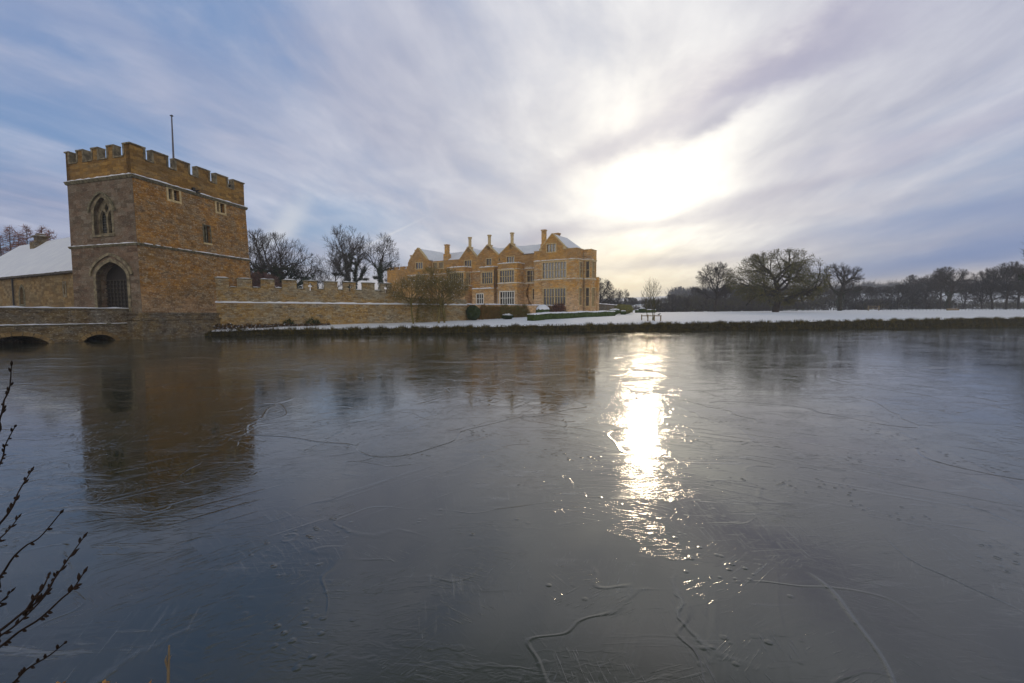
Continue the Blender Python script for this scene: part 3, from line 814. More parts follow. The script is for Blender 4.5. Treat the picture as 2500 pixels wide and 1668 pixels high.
# ridge louvre / chimney
q = at(91, 600, 53.0); fa = (V((q.x, q.y)) - V(FS.O.xy)).dot(V((-.888, .459)))
mb = MB()
box(mb, FS, fa - .55, fa + .75, 3.9, 5.2, 9.0, 10.15)
box(mb, FS, fa - .4, fa + .5, 4.2, 5.1, 10.15, 10.75); box(mb, FS, fa - .62, fa + .72, 4.0, 5.3, 10.75, 10.9); box(mb, FS, fa - .3, fa + .4, 4.3, 5.0, 10.9, 11.15)
ch = mb.build('chimney', M['bridge'], st)
mb = MB(); snowstrip(mb, FS.p(fa - .6, 4.9, 10.9), FS.p(fa + .7, 4.9, 10.9), -FS.y, .8, .12, rs, .2); snowstrip(mb, FS.p(fa - .3, 4.9, 11.15), FS.p(fa + .4, 4.9, 11.15), -FS.y, .5, .10, rs, .2); mb.build('snow', M['snow'], ch)
mb = MB(); tube(mb, [FS.p(14.4, -.12, 5.4), FS.p(14.4, -.12, 1.2)], [.07, .07], 6); mb.build('downpipe', M['lead'], st)

# ------------------------------------------------------------------ curtain wall
W0 = V((-27.3, 40.3)); W1 = V((-5.3, 53.7)); wd = (W1 - W0).normalized(); WL = (W1 - W0).length
FW = Fr(W0, wd, (-wd.y, wd.x))
cw = thing('curtain_wall', 'long battlemented rubble curtain wall beside the snowy moat bank', 'wall', (W0.x, W0.y, .5))
def alongW(pxx):
    k = (pxx - 1250) / 1117
    return (k * W0.y - W0.x) / (wd.x - k * wd.y)
mer = [(522, 559), (579, 616), (637, 671), (689.5, 725), (742, 775), (792.5, 825), (839, 869.5), (886, 915.5), (930, 957)]
mer = [(alongW(a), alongW(b)) for a, b in mer]
pts = [(0, 3.0), (0, 4.55), (mer[0][0], 4.55)]
for i, (m0, m1) in enumerate(mer):
    zc_ = 4.35
    pts += ([(m0, zc_)] if i else []) + [(m0, 5.12), (m1, 5.12), (m1, zc_)]
pts[2:3] = []
pts += [(mer[-1][1] + 1.2, 4.35), (mer[-1][1] + 1.2, 3.75), (WL, 3.6), (WL, 3.0)]
def cross(a, z, s_=1.0):
    w_, h_, t_ = .07 * s_, .36 * s_, .2 * s_
    return [(a - w_, z - h_), (a + w_, z - h_), (a + w_, z - .02), (a + t_, z), (a + t_, z + .14), (a + w_, z + .16), (a + w_, z + h_), (a - w_, z + h_), (a - w_, z + .16), (a - t_, z + .14), (a - t_, z), (a - w_, z - .02)]
ma = [(a + b) / 2 for a, b in mer]
mb = MB()
ext(mb, FW, pts, [cross(ma[4], 4.6), cross(ma[6], 4.6), cross(ma[8], 4.6, 1.15)], .12, .62)
ext(mb, FW, rect(0, WL, -.4, 3.0), [], 0, .8)
box(mb, FW, WL - .8, WL, .8, 6.0, -.2, 3.6)
mb.build('wall', M['curtain'], cw)
mb = MB(); sn = MB()
for i, (m0, m1) in enumerate(mer):
    box(mb, FW, m0 - .06, m1 + .06, .06, .68, 5.12, 5.2)
    snowstrip(sn, FW.p(m0 + .02, .62, 5.2), FW.p(m1 - .02, .62, 5.2), -FW.y, .52, .09, rs, .25)
    if i:
        box(mb, FW, mer[i - 1][1] + .0, m0, .06, .68, 4.35, 4.42)
        snowstrip(sn, FW.p(mer[i - 1][1] + .1, .62, 4.42), FW.p(m0 - .06, .62, 4.42), -FW.y, .52, .10, rs, .2)
cc = mb.build('coping', M['mould'], cw); sn.build('snow', M['snow'], cc)
mb = MB(); snowstrip(mb, FW.p(0, .14, 3.0), FW.p(WL, .14, 3.0), -FW.y, .20, .11, rs, .4); box(mb, FW, 0, WL, -.06, .0, 2.94, 3.0)
mb.build('snow', M['snow'], cw)
mb = MB(); tube(mb, [FW.p(-.25, -.22, 5.0), FW.p(-.25, -.22, 3.0)], [.05, .05], 6); box(mb, FW, -.45, -.05, -.3, -.1, 3.9, 4.0); mb.build('downpipe', M['lead'], tw)

# ------------------------------------------------------------------ garden terrace wall up to the house
T0 = V((-5.1, 54.6)); T1 = V((9.6, 81.5)); td = (T1 - T0).normalized(); TL = (T1 - T0).length
FT = Fr(T0, td, (-td.y, td.x))
tr = thing('terrace_wall', 'low garden terrace wall with creepers below the manor windows', 'wall', (T0.x, T0.y, 1.0))
mb = MB(); ext(mb, FT, [(0, .2), (0, 3.05), (TL, 3.35), (TL, .2)], [], 0, .5); mb.build('wall', M['house'], tr)
mb = MB(); snowstrip(mb, FT.p(-.1, .48, 3.05), FT.p(TL, .48, 3.35), -FT.y, .56, .12, rs, .5); mb.build('snow', M['snow'], tr)

# ------------------------------------------------------------------ manor house
hx, hy = (-.829, .559), (.559, .829)
FH = Fr((12.0, 85.0), hx, hy)                         # a = distance left of the front right corner, b = depth
mh = thing('manor_house', 'large gabled golden stone manor house with mullioned windows and snowy roofs', 'house', (0, 95, 1.5))
def flip(fr, a, b, ex, ey): return Fr(fr.p(a, b, 0).xy, ex, ey)
holes = []   # (a0,a1,z0,z1,lights,transoms)
def wallwin(fr, outline, b0, th, wins, wmat='house', name='wall', **kw):
    mb = MB(); ext(mb, fr, outline, [rect(w_[0], w_[1], w_[2], w_[3]) for w_ in wins], b0, b0 + th)
    mb.build(name, M[wmat], mh)
    for w_ in wins:
        k = dict(kw); k.update(w_[6] if len(w_) > 6 else {})
        window(mh, fr, rect(w_[0], w_[1], w_[2], w_[3]), b0, w_[4], w_[5], **k)
nH = (-hy[0], -hy[1])
# wing front: split in lower stage and attic stage so the attic shows its fresher stone
wb = dict(gmat='glass_sky'); wd_ = dict(gmat='glass')
wallwin(FH, rect(0, 9.23, 1, 12.1), 0, .5, [(2.2, 7.3, 8.75, 11.7, 8, (10.2,), wb), (2.3, 7.06, 3.55, 6.7, 8, (5.2,), wd_)])
wallwin(FH, [(0, 12.1), (0, 14.05), (2.6, 14.05), (2.6, 14.5), (5.2, 17.15), (7.8, 14.5), (7.8, 14.05), (9.23, 14.05), (9.23, 12.1)], 0, .5, [(4.45, 6.35, 13.75, 15.2, 3, (), wb)], 'housetop', 'attic_wall')
# wing right side, then the projecting square bay on it
FSd = Fr(FH.p(0, 0, 0).xy, hy, hx)
wallwin(FSd, rect(.5, 8.6, 1, 12.1), .003, .5, [(1.1, 2.3, 8.75, 11.6, 2, (10.2,), wd_), (1.1, 2.3, 3.6, 6.7, 2, (5.2,), wd_)])
mb = MB(); ext(mb, FSd, rect(.5, 8.6, 12.1, 14.05), [], .003, .5); ext(mb, FH, rect(.5, 9.23, 1, 14), [], 8.1, 8.6); ext(mb, Fr(FH.p(9.23, 0, 0).xy, hy, (-hx[0], -hx[1])), rect(.5, 8.1, 1, 14.0), [], .004, .5); mb.build('attic_wall', M['housetop'], mh)
FBy = Fr(FH.p(0, 2.8, 0).xy, (-hx[0], -hx[1]), hy)
wallwin(FBy, rect(0, 1.58, 1, 14.0), 0, .4, [(.55, 1.25, 8.75, 11.8, 1, (10.2,), wd_), (.55, 1.25, 3.4, 6.8, 1, (5.2,), wd_)])
FBs = Fr(FBy.p(1.58, 0, 0).xy, hy, hx)
wallwin(FBs, rect(.4, 2.53, 1, 14.0), .003, .4, [(.55, 2.3, 8.75, 11.8, 3, (10.2,), wd_), (.55, 2.3, 3.4, 6.8, 3, (5.2,), wd_)])
mb = MB(); box(mb, FBy, .0, 1.58, 2.13, 2.53, 1, 13.99); box(mb, FBy, .3, 1.3, .3, 2.3, 13.7, 13.9)
box(mb, FBy, 1.2, 1.9, 2.535, 3.3, 1, 9.0)
mb.build('bay_wall', M['house'], mh)
# main range
mainout = [(9.23, 1), (9.23, 13.9), (13.3, 13.9), (13.3, 14.2), (16.25, 16.5), (19.3, 14.2), (22.2, 16.7), (25.1, 14.2), (27.5, 16.7), (29.96, 14.15), (38.5, 14.2), (38.5, 1)]
low = [(9.23, 1), (9.23, 11.6), (38.5, 11.6), (38.5, 1)]
up = [(9.23, 11.6), (9.23, 13.9)] + mainout[2:-1] + [(38.5, 11.6)]
wallwin(FH, low, 2, .55, [(10.1, 12.1, 8.4, 10.6, 3, (9.6,), wd_), (10.15, 10.75, 4.8, 6.9, 1, (), wd_)])
wallwin(FH, up, 2, .55, [(15.3, 17.1, 12.55, 13.75, 3, (), wb), (21.2, 22.5, 12.4, 13.7, 2, (), wd_), (26.7, 28.6, 12.4, 13.7, 3, (), wb), (35.0, 36.3, 12.5, 13.8, 3, (), wd_), (37.0, 38.2, 12.5, 13.8, 3, (), wd_), (18.9, 19.15, 13.0, 13.6, 1, (), dict(gmat='black', border=.05))], 'housetop', 'attic_wall')
mb = MB(); box(mb, FH, 9.3, 45.4, 10, 10.5, 1, 13.9); mb.build('back_wall', M['house'], mh)
# bays on the main range
def bay(a0, a1, b0, ztop, zstr, wins, side, extra=()):
    fr = FH
    wallwin(fr, rect(a0, a1, 1, zstr), b0, .35, wins)
    mb = MB(); ext(mb, fr, rect(a0, a1, zstr, ztop), [], b0, b0 + .35)
    sd = Fr(fr.p(a0, b0, 0).xy, hy, hx)
    wallwin(sd, rect(.35, 2 - b0, 1, zstr), .003, .35, side)
    ext(mb, sd, rect(.35, 2 - b0, zstr, ztop), [], .003, .35)
    so = Fr(fr.p(a1, b0, 0).xy, hy, (-hx[0], -hx[1]))
    ext(mb, so, rect(.35, 2 - b0, 1, ztop), [], .003, .35)
    box(mb, fr, a0 + .3, a1 - .3, b0 + .3, 2.0, ztop - .35, ztop - .2)
    mb.build('parapet', M['housetop'], mh)
    return sd
bay(12.8, 17.5, -.77, 12.1, 10.9, [(13.5, 17.0, 8.3, 10.65, 6, (9.5,), wb), (13.5, 16.9, 3.7, 6.35, 6, (5.1,), dict(gmat='black', fmat='whitepaint', mull=.12))], [])
bay(26.6, 31.6, -.4, 12.1, 11.0, [(27.0, 31.1, 8.3, 10.75, 7, (9.5,), wd_)], [(.55, 1.9, 8.3, 10.75, 3, (9.5,), wd_)])
bay(19.2, 22.9, .3, 11.75, 11.0, [(19.7, 22.4, 8.3, 10.6, 5, (9.5,), wb)], [(.5, 1.3, 8.3, 10.6, 2, (9.5,), wd_)])
# porch block under the middle bay
wallwin(FH, rect(18.9, 24.6, 1, 7.2), -.25, .4, [(21.7, 23.4, 4.1, 6.05, 3, (5.1,), dict(gmat='black', fmat='whitepaint', mull=.12))])
mb = MB(); sd = Fr(FH.p(18.9, -.25, 0).xy, hy, hx); ext(mb, sd, rect(.4, 2.2, 1, 7.2), [], .003, .4); so = Fr(FH.p(24.6, -.25, 0).xy, hy, (-hx[0], -hx[1])); ext(mb, so, rect(.4, 2.2, 1, 7.2), [], .003, .4)
box(mb, FH, 18.95, 24.55, .1, 2.0, 7.0, 7.15); mb.build('porch_wall', M['house'], mh)
wallwin(FH, rect(17.55, 18.85, 1, 7.1), .8, .4, [(17.8, 18.7, 4.0, 6.2, 2, (5.1,), dict(gmat='black', fmat='whitepaint', mull=.1))], border=.08)
# left gabled wing
wallwin(FH, rect(38.5, 45.6, 1, 11.6), 1, .5, [(40.3, 42.9, 8.7, 11.0, 5, (9.9,), wd_)])
wallwin(FH, [(38.5, 11.6), (38.5, 14.3), (39.2, 14.55), (42.2, 17.5), (45.2, 14.55), (45.6, 14.3), (45.6, 11.6)], 1, .5, [(40.7, 42.9, 12.6, 14.0, 3, (), wb)], 'housetop', 'attic_wall')
mb = MB(); s2 = Fr(FH.p(38.5, 1, 0).xy, hy, hx); ext(mb, s2, rect(.5, 4, 1, 14.2), [], .003, .5); s3_ = Fr(FH.p(45.6, 1, 0).xy, hy, (-hx[0], -hx[1])); ext(mb, s3_, rect(.5, 9, 1, 14.2), [], .003, .5); mb.build('side_wall', M['housetop'], mh)
# old crenellated block on the far left
mb = MB()
cpts = [(45.65, 1), (45.65, 13.75)]
gaps = [(46.3, 47.0), (48.3, 49.0), (50.6, 51.4), (53.0, 53.8)]
for g0, g1 in gaps: cpts += [(g0, 13.75), (g0, 13.1), (g1, 13.1), (g1, 13.7)]
cpts += [(55.4, 13.6), (55.4, 1)]
ext(mb, FH, cpts, [], 3, 3.5)
so = Fr(FH.p(55.4, 3, 0).xy, hy, (-hx[0], -hx[1])); ext(mb, so, rect(.5, 9, 1, 13.4), [], .003, .5)
box(mb, FH, 45.6, 55.0, 3.4, 11.5, 12.6, 12.9)
mb.build('crenellated_wall', M['housetop'], mh)
mb = MB()
for g0, g1 in gaps: snowstrip(mb, FH.p(g0, 3.45, 13.1), FH.p(g1, 3.45, 13.1), -FH.y, .5, .2, rs, .3)
for g0, g1 in ((45.7, 46.3), (47.0, 48.3), (49, 50.6), (51.4, 53), (53.8, 55.4)): snowstrip(mb, FH.p(g0, 3.45, 13.72), FH.p(g1, 3.45, 13.68), -FH.y, .5, .1, rs, .3)
mb.build('snow', M['snow'], mh)
# strings and ledges with snow
string([(FH, 2.0, 7.6, 0), (FH, -.05, 1.9, 0), (FH, 7.7, 9.28, 0), (FSd, -.05, 2.85, 0), (FBs, -.05, 2.6, .5), (FBy, 0, 1.6, 0)], 12.15, .2, .14, mh, .1, None, 0, 'dress')
string([(FH, -.05, 9.28, 0), (FSd, -.05, 2.85, .3), (FBs, -.05, 2.6, .4), (FBy, 0, 1.6, .2)], 8.5, .18, .12, mh, .08, None, 0, 'dress')
FC = Fr(FH.p(0, -.77, 0).xy, hx, hy); FA_ = Fr(FH.p(0, -.4, 0).xy, hx, hy); FBm = Fr(FH.p(0, .3, 0).xy, hx, hy); FM = Fr(FH.p(0, 2, 0).xy, hx, hy); FLg = Fr(FH.p(0, 1, 0).xy, hx, hy)
sdC = Fr(FH.p(12.8, -.77, 0).xy, hy, hx); sdA = Fr(FH.p(26.6, -.4, 0).xy, hy, hx); sdB = Fr(FH.p(19.2, .3, 0).xy, hy, hx)
string([(FC, 12.75, 17.55, 0), (sdC, 0, 2.8, 0)], 12.1, .16, .12, mh, .14, None, 0, 'dress')
string([(FC, 12.75, 17.55, .2), (sdC, 0, 2.8, .2)], 10.95, .16, .10, mh, .06, None, 0, 'dress')
string([(FC, 12.75, 17.55, 0), (sdC, 0, 2.8, .1), (FM, 9.25, 12.8, 0)], 8.1, .16, .12, mh, .1, None, 0, 'dress')
string([(FA_, 26.55, 31.65, 0), (sdA, 0, 2.4, 0)], 12.1, .16, .14, mh, .16, None, 0, 'dress')
string([(FA_, 26.55, 31.65, 0), (sdA, 0, 2.4, .4)], 11.05, .16, .12, mh, .1, None, 0, 'dress')
string([(FA_, 26.55, 31.65, 0), (sdA, 0, 2.4, .2)], 8.05, .16, .12, mh, .1, None, 0, 'dress')
string([(FBm, 19.1, 23.0, 0), (sdB, 0, 1.7, 0)], 11.75, .2, .2, mh, .14, None, 0, 'dress')
for q_ in ((FM, 23.0, 26.6, 0), (FM, 31.6, 38.5, .2), (FLg, 38.45, 45.7, 0), (FM, 9.25, 12.75, 0)): string([q_], 11.1, .16, .12, mh, .1, None, 0, 'dress')
string([(Fr(FH.p(0, -.25, 0).xy, hx, hy), 18.8, 24.7, 0), (Fr(FH.p(0, .8, 0).xy, hx, hy), 17.5, 18.8, 0)], 7.2, .16, .18, mh, .18, None, 0, 'dress')
# roofs: all under snow, built as slabs with a slate edge
def slab(mb, quad, t=.16):
    n = (quad[1] - quad[0]).cross(quad[2] - quad[0]).normalized()
    if n.z < 0: n = -n
    lo_ = quad; hi = [q + n * t for q in quad]; k = len(quad)
    mb.add(lo_ + hi, [tuple(range(k)), tuple(range(k, 2 * k))] + [(j, (j + 1) % k, k + (j + 1) % k, k + j) for j in range(k)])
rf = MB(); sn = MB()
def roofq(*q):
    q = list(q); slab(rf, q, .10); slab(sn, [p_ + V((0, 0, .13)) for p_ in q], .13)
P_ = FH.p
roofq(P_(8.5, 2.5, 14.0), P_(8.5, 6.1, 16.2), P_(45, 6.1, 16.2), P_(39, 2.5, 14.0))
roofq(P_(8.5, 9.9, 14.0), P_(8.5, 6.1, 16.2), P_(45, 6.1, 16.2), P_(45, 9.9, 14.0))
for c, h, zt in ((16.25, 3.0, 16.15), (22.2, 2.95, 16.3), (27.5, 2.45, 16.3)):
    for sgn in (-1, 1):
        roofq(P_(c + sgn * h, 2.5, 13.95), P_(c, 2.5, zt), P_(c, 6.3, zt - .05), P_(c + sgn * h, 3.0, 14.1))
roofq(P_(39.0, 1.45, 14.3), P_(42.2, 1.45, 17.15), P_(42.2, 9.6, 17.15), P_(39.0, 9.6, 14.3))
roofq(P_(45.4, 1.45, 14.3), P_(42.2, 1.45, 17.15), P_(42.2, 9.6, 17.15), P_(45.4, 9.6, 14.3))
roofq(P_(2.7, .45, 14.35), P_(5.0, .45, 16.85), P_(5.0, 5.6, 16.85), P_(1.2, 8.0, 13.6))
roofq(P_(7.7, .45, 14.35), P_(5.2, .45, 16.85), P_(5.2, 5.6, 16.85), P_(9.0, 8.0, 13.7))
roofq(P_(1.2, 8.1, 13.6), P_(5.1, 5.6, 16.85), P_(9.0, 8.1, 13.7))
ro = rf.build('roof', M['slate'], mh); sn.build('snow', M['snow'], ro)
# gable copings
mb = MB()
def cop(a0, z0, a1, z1, b):
    d_ = V((a1 - a0, z1 - z0)).normalized(); nn = V((-d_.y, d_.x)); nn = nn if nn.y > 0 else -nn
    q = [(a0, z0), (a1, z1), (a1 + nn.x * .14, z1 + nn.y * .14), (a0 + nn.x * .14, z0 + nn.y * .14)]
    m2 = MB(); ext(m2, FH, q, [], b - .08, b + .6); m2.build('gable_coping', M['dress'], mh)
for c, h, zb, zt, b in ((16.25, 3.0, 14.2, 16.5, 2), (22.2, 2.95, 14.2, 16.7, 2), (27.5, 2.45, 14.15, 16.7, 2), (5.2, 2.6, 14.5, 17.15, 0), (42.2, 3.0, 14.55, 17.5, 1)):
    cop(c - h, zb, c, zt, b); cop(c + h, zb, c, zt, b)
for nm_, fr_, q_ in (('kneeler', FH, (2.35, 2.85, -.1, .5, 14.05, 14.55)), ('kneeler', FH, (7.55, 8.05, -.1, .5, 14.05, 14.5)), ('parapet_coping', FH, (0, 2.35, -.06, .55, 14.05, 14.14)), ('parapet_coping', FH, (8.05, 9.3, -.06, .55, 14.05, 14.14)), ('parapet_coping', FSd, (.56, 2.8, -.06, .55, 14.055, 14.142)), ('parapet_coping', FBy, (-.05, 1.64, -.06, .5, 14.0, 14.09)), ('parapet_coping', FBs, (.5, 2.58, -.06, .5, 14.003, 14.093))):
    mb = MB(); box(mb, fr_, *q_); mb.build(nm_, M['dress'], mh)
# chimneys
def octa(mb, c, r0, r1, z0, z1, n=8):
    P = [c + V((r0 * math.cos(2 * math.pi * (k + .5) / n), r0 * math.sin(2 * math.pi * (k + .5) / n), z0)) for k in range(n)] + [c + V((r1 * math.cos(2 * math.pi * (k + .5) / n), r1 * math.sin(2 * math.pi * (k + .5) / n), z1)) for k in range(n)]
    mb.add(P, [(k, (k + 1) % n, n + (k + 1) % n, n + k) for k in range(n)] + [tuple(range(n)), tuple(range(n, 2 * n))])
for a, zb, zt in ((16.1, 16.1, 18.75), (22.0, 16.3, 18.85), (27.4, 16.3, 18.85)):
    mb = MB(); box(mb, FH, a - .5, a + .5, 2.0, 2.9, zb - .8, zb + .25); box(mb, FH, a - .58, a + .58, 1.92, 2.98, zb + .25, zb + .38)
    c = FH.p(a, 2.45, 0); octa(mb, c, .36, .34, zb + .38, zt - .35); octa(mb, c, .40, .40, zt - .55, zt - .47); octa(mb, c, .36, .5, zt - .35, zt - .18); octa(mb, c, .5, .5, zt - .18, zt)
    mb.build('chimney', M['dressgrey' if False else 'dress'], mh)
def sqch(a, b, z0, zm, zt, wb_, ws, mt='house'):
    mb = MB(); box(mb, FH, a - wb_, a + wb_, b - wb_, b + wb_, z0, zm); box(mb, FH, a - ws, a + ws, b - ws, b + ws, zm, zt - .2); box(mb, FH, a - ws - .1, a + ws + .1, b - ws - .1, b + ws + .1, zt - .2, zt)
    mb.build('chimney', M[mt], mh)
sqch(34.6, 2.9, 14.0, 15.7, 17.9, .62, .42)
sqch(9.1, 3.6, 13.5, 15.9, 18.8, .5, .38)
sqch(5.3, 2.2, 16.3, 16.9, 17.55, .5, .42)
sqch(47.0, 5.5, 12.5, 16.0, 17.9, .5, .38); sqch(48.7, 5.6, 12.5, 15.5, 16.7, .5, .42)
mb = MB(); sd = FBy
tube(mb, [FBy.p(-.0, -.1, 13.5), FBy.p(.0, -.1, 9.0), FBy.p(.25, -.1, 8.3), FBy.p(.25, -.1, 2)], [.07] * 4, 6); mb.build('downpipe', M['dressgrey'], mh)
mb = MB(); tube(mb, [FH.p(19.0, .15, 11.2), FH.p(19.0, .15, 7.4)], [.08] * 2, 6); mb.build('downpipe', M['lead'], mh)

# ------------------------------------------------------------------ trees
def unit(r_):
    while True:
        v = V((r_.uniform(-1, 1), r_.uniform(-1, 1), r_.uniform(-1, 1)))
        if .05 < v.length < 1: return v.normalized()
def tube3(mb, pts, r0, r1, n=3):
    """cheap open tapered tube"""
    b0 = len(mb.v); N_ = len(pts)
    d = (pts[-1] - pts[0]).normalized()
    a = d.cross(V((0, 0, 1)) if abs(d.z) < .9 else V((1, 0, 0))).normalized(); b = d.cross(a)
    cs = [(math.cos(2 * math.pi * k / n), math.sin(2 * math.pi * k / n)) for k in range(n)]
    for i, p_ in enumerate(pts):
        r_ = r0 + (r1 - r0) * i / (N_ - 1)
        for c_, s_ in cs:
            q = p_ + a * (c_ * r_) + b * (s_ * r_); mb.v.append((q.x, q.y, q.z))
    for i in range(N_ - 1):
        for k in range(n):
            k2 = (k + 1) % n
            mb.f.append((b0 + i * n + k, b0 + i * n + k2, b0 + (i + 1) * n + k2, b0 + (i + 1) * n + k)); mb.mi.append(mb.cur)
def quadleaf(mb, p_, s_, r_):
    a = unit(r_) * s_; b = unit(r_) * s_
    mb.add([p_ - a, p_ + b * .7, p_ + a, p_ - b * .7], [(0, 1, 2, 3)])

def tree_mesh(seed, H, W, cb, trunk_r, nl=(7, 6, 5, 4, 4), twig=.016, up=.25, wig=.22, lean=(0, 0), leaf=0, leafs=.10, ivy=0, ivyh=.55, twl=.9, crown_c=None, multi=1, flat=0, snowleaf=0):
    """returns (trunk MB, crown MB, leaf MB, ivy MB). crown inside an ellipsoid of width W between heights cb and H"""
    r_ = random.Random(seed)
    T = MB(); C = MB(); Lf = MB(); I = MB()
    cz = (H + cb) / 2 if crown_c is None else crown_c
    rz = (H - cb) / 2; rw = W / 2
    cen = V((lean[0], lean[1], cz))
    def room(p_, d_):
        q = p_ - cen; s2 = (1 / rw, 1 / rw, 1 / (rz if d_.z > 0 or crown_c is None else rz))
        qx, qy, qz = q.x * s2[0], q.y * s2[1], q.z * s2[2]; dx, dy, dz = d_.x * s2[0], d_.y * s2[1], d_.z * s2[2]
        A = dx * dx + dy * dy + dz * dz; B = 2 * (qx * dx + qy * dy + qz * dz); Cc = qx * qx + qy * qy + qz * qz - 1
        D = B * B - 4 * A * Cc
        if D < 0: return 0
        return max(0, (-B + math.sqrt(D)) / (2 * A))
    def grow(p_, d_, L, r0, lvl):
        nseg = (6, 6, 5, 4, 3, 2)[min(lvl, 5)]
        pts = [p_.copy()]; dirs = [d_.copy()]
        q = p_.copy(); dd = d_.copy()
        for i in range(nseg):
            dd = (dd + unit(r_) * wig * (1.15 if lvl in (1, 2) else 1) + V((0, 0, up * .35 / nseg * (1 if lvl else 0)))).normalized()
            if lvl == 0: dd = (dd * .6 + V((lean[0] * .03, lean[1] * .03, 1)) * .4).normalized()
            q = q + dd * (L / nseg); pts.append(q.copy()); dirs.append(dd.copy())
        r1 = max(twig * .55, r0 * (.45 if lvl else .62))
        tube3(T if lvl <= 2 else C, pts, r0, r1, 8 if lvl == 0 else (5 if lvl < 3 else 3))
        if ivy and lvl <= 2:
            for i in range(int(ivy * L * (1.6 if lvl == 0 else .8))):
                t = r_.random() * nseg; k = int(t); f = t - k
                if k >= nseg: continue
                c_ = pts[k].lerp(pts[k + 1], f)
                if c_.z > H * ivyh * (.8 + .4 * r_.random()): continue
                quadleaf(I, c_ + unit(r_) * (r0 * 1.1 + .30 * r_.random()), .09 + .07 * r_.random(), r_)
        if lvl >= len(nl): 
            if leaf and r_.random() < leaf:
                Lf.cur = 1 if (snowleaf and r_.random() < snowleaf) else 0
                quadleaf(Lf, pts[-1] + unit(r_) * .1, leafs * r_.uniform(.6, 1.3), r_)
            return
        n = nl[lvl]
        for c_ in range(n):
            t = (.40 + .60 * (c_ + r_.random()) / n) if lvl == 0 else (.22 + .78 * (c_ + .6 * r_.random()) / n)
            t = min(t, 1) * nseg; k = min(int(t), nseg - 1); f = t - k
            st_ = pts[k].lerp(pts[k + 1], f); bd_ = dirs[k + 1]
            phi = 2.4 * c_ + r_.random() * .9 + lvl
            a = bd_.cross(V((0, 0, 1)) if abs(bd_.z) < .9 else V((1, 0, 0))).normalized(); b = bd_.cross(a)
            side = a * math.cos(phi) + b * math.sin(phi)
            ang_ = r_.uniform(.55, 1.15) if lvl == 0 else r_.uniform(.5, 1.0)
            if lvl == 0: ang_ = r_.uniform(.25, 1.0) + flat * .3 + .35 * (1 - c_ / n)
            if c_ == n - 1 and lvl > 0: ang_ = .25
            nd = (bd_ * math.cos(ang_) + side * math.sin(ang_))
            if lvl >= 1: nd.z += up * .5
            nd.normalize()
            rm = room(st_, nd)
            if lvl == 0: Lc = rm * r_.uniform(.72, .92)
            else: Lc = min(L * r_.uniform(.45, .7), rm * r_.uniform(.75, 1.02))
            if lvl == len(nl) - 1: Lc = min(max(Lc, twl * .5), twl * r_.uniform(.7, 1.3))
            if Lc < .12: 
                if lvl < 3: continue
                Lc = .2 + .2 * r_.random()
            fr = (r0 + (r1 - r0) * (t / nseg))
            grow(st_, nd, Lc, max(twig, fr * (.62 if lvl == 0 else .58)), lvl + 1)
    tl = cb + (H - cb) * .45
    for m_ in range(multi):
        d0 = V((lean[0] * .05, lean[1] * .05, 1)).normalized()
        off = V((0, 0, 0))
        if multi > 1:
            an = 2 * math.pi * m_ / multi + .5; d0 = V((.28 * math.cos(an), .28 * math.sin(an), 1)).normalized(); off = V((.25 * math.cos(an), .25 * math.sin(an), 0))
        grow(off + V((0, 0, -.4)), d0, tl + .4, trunk_r, 0)
    return T, C, Lf, I

def mesh_of(mbx, name, mats):
    o = mbx.build(name, mats, None, recalc=False, uv=False)
    me = o.data; bpy.data.objects.remove(o); return me

TREES = {}
def plant(key, name, label, cat, pxx, Y, rotz=0, scale=1.0, group=None, z=None, mats=('bark', 'bark', 'oakleaf', 'ivy'), sz=None, dx=0):
    """key -> tree generator spec; meshes are shared between repeats"""
    if key not in TREES:
        T, C, Lf, I = tree_mesh(**SPEC[key])
        TREES[key] = [(n_, mesh_of(m_, n_, mt)) for n_, m_, mt in (
            ('trunk', T, [M[mats[0]]]), ('crown', C, [M[mats[1]]]), ('leaves', Lf, [M[mats[2]], M['snow']]), ('ivy', I, [M[mats[3]]])) if m_.v]
    X = (pxx - 1250) / 1114 * Y + dx
    zz = ground(X, Y) if z is None else z
    r = thing(name, label, cat, (X, Y, zz), group)
    r.rotation_euler = (0, 0, rotz); r.scale = (scale, scale, sz or scale)
    for n_, me in TREES[key]:
        o = bpy.data.objects.new(n_, me); COL.objects.link(o); o.parent = r
    return r

